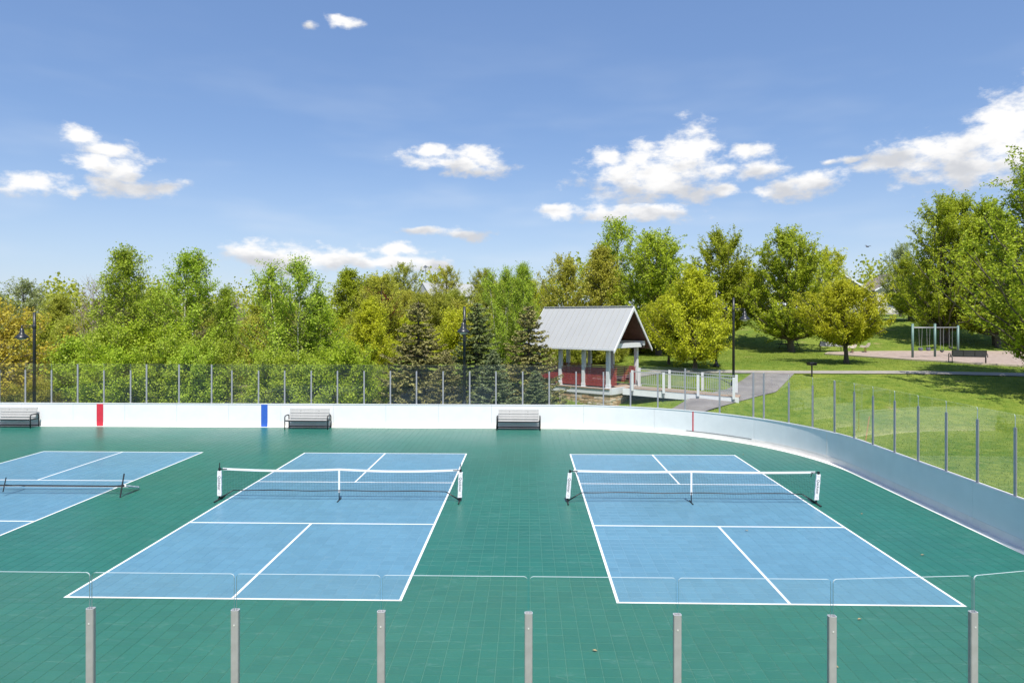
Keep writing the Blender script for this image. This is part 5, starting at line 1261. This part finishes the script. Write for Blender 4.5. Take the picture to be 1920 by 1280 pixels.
def car(x, y, rz, paint, label, sc=1.0):
    root = empty('parked_car', (x, y, gz(x, y) + .05), rz, label, 'car', 'cars on the far road'); root.scale = (sc,) * 3
    prof = [(-2.2, .35), (-2.22, .75), (-2.05, .95), (-1.55, 1.0), (-.95, 1.48), (.55, 1.5), (1.15, 1.05), (2.0, .92), (2.2, .7), (2.2, .35)]
    n = len(prof); q = MB(); vs = []
    for s, wd in ((-1, 1), (1, 1)):
        for a, b in prof: vs.append((a, s * (.88 if b < 1.2 else .70), b))
    q.add(vs, [tuple(range(n - 1, -1, -1)), tuple(range(n, 2 * n))] + [(i, (i + 1) % n, n + (i + 1) % n, n + i) for i in range(n)]); q.build('body', paint, root)
    for s in (-1, 1):
        q = MB(); q.add([(-1.35, s * .852, 1.04), (1.0, s * .852, 1.06), (.5, s * .72, 1.44), (-.9, s * .72, 1.42)], [(0, 1, 2, 3) if s < 0 else (3, 2, 1, 0)]); q.build('side_window', 'window', root)
        for X in (-1.35, 1.35):
            w = MB(); w.lathe([(.0, -.1), (.33, -.1), (.34, 0), (.33, .1), (.0, .1)], n=16); wo = w.build('wheel', 'tyre', root, (X, s * .82, .33)); wo.rotation_euler.x = R(90)
            w = MB(); w.lathe([(.0, -.115), (.2, -.112), (.2, .112), (.0, .115)], n=12); w.build('rim', 'rim', wo)
    q = MB(); q.add([(1.02, -.66, 1.10), (1.02, .66, 1.10), (.62, .62, 1.45), (.62, -.62, 1.45)], [(0, 1, 2, 3)]); q.v = [(a + .06, b, c + .01) for a, b, c in q.v]; q.build('windscreen', 'window', root)
    for s in (-1, 1): MB().box((2.2, s * .62, .72), (.05, .32, .14)).build('headlight', 'lamp_lens', root)
car(32.6, 102.4, .05, 'car_black', 'black car parked beyond the road above the lawn', 1.05)
car(37.0, 101.8, 2.2, 'car_white', 'white car parked beyond the road behind the vase-shaped maple', 1.05)

# ------------------------------------------------------------------ small things
def bird(x, y, z):
    q = MB(); q.tube([(-.16, 0, .0), (-.08, 0, .01), (0, 0, .02), (.08, 0, .01), (.15, 0, .02)], [.008, .035, .045, .03, .006], 8)
    for s in (-1, 1): q.add([(.05, s * .03, .03), (-.06, s * .03, .02), (-.05, s * .17, .09), (-.02, s * .30, .06), (.05, s * .16, .10)], [(0, 1, 2, 4), (4, 2, 3)]); q.add([(.05, s * .03, .024), (-.06, s * .03, .014), (-.05, s * .17, .084), (-.02, s * .30, .055), (.05, s * .16, .094)], [(4, 2, 1, 0), (3, 2, 4)])
    o = q.build('bird', 'bird', None, (x, y, z)); o.rotation_euler = (.2, 0, .4)
    tag(o, 'small dark bird flying in the sky right of centre', 'bird')
bird(22.2, 45.4, 9.74)
q = MB(); q.tube([(11.9, 24.6, -.02), (12.05, 24.75, .75), (12.25, 24.9, 1.55)], [.02, .018, .015], 6)
tag(q.build('wooden_stake', 'wood_stake'), 'thin orange-brown stake leaning behind the right-hand glass', 'stake')
lrnd = random.Random(9)
for (x, y, lab) in [(1.03, 10.4, 'dry leaf on the green floor between the two near posts, lower centre'), (4.45, 10.0, 'dry curled leaf on the green floor at lower right'),
                    (8.62, 17.9, 'pale leaf on the green floor right of the right court net'), (5.2, 16.4, 'pale leaf on the blue right court behind its near kitchen line'),
                    (8.4, 14.8, 'yellowish leaf on the green floor beside the right sideline'), (1.9, 30.2, 'dark leaf on the green floor right of the third bench'),
                    (6.6, 28.4, 'dark leaf on the green floor by the far right corner'), (8.0, 25.6, 'pale leaf on the green floor by the curved boards'), (5.55, 11.6, 'tiny leaf on the green floor beyond the right court corner')]:
    n = 7; w = .02; q = MB(); up = []; 
    for k in range(n):
        u = k / (n - 1); hw_ = w * math.sin(math.pi * min(1, u * 1.02)) + .002; up.append((u * .075 - .0375, hw_, .008 + .016 * math.sin(u * 3) + .012 * abs(u - .5)))
    vs = [(a, b, c) for a, b, c in up] + [(a, 0, c - .008) for a, b, c in up] + [(a, -b, c) for a, b, c in up]
    q.add(vs, [(i, i + 1, n + i + 1, n + i) for i in range(n - 1)] + [(n + i, n + i + 1, 2 * n + i + 1, 2 * n + i) for i in range(n - 1)])
    o = q.build('fallen_leaf', 'dry_leaf', None, (x, y, .006)); o.rotation_euler.z = lrnd.uniform(0, 6.28)
    tag(o, lab, 'leaf', 'leaves blown onto the floor')
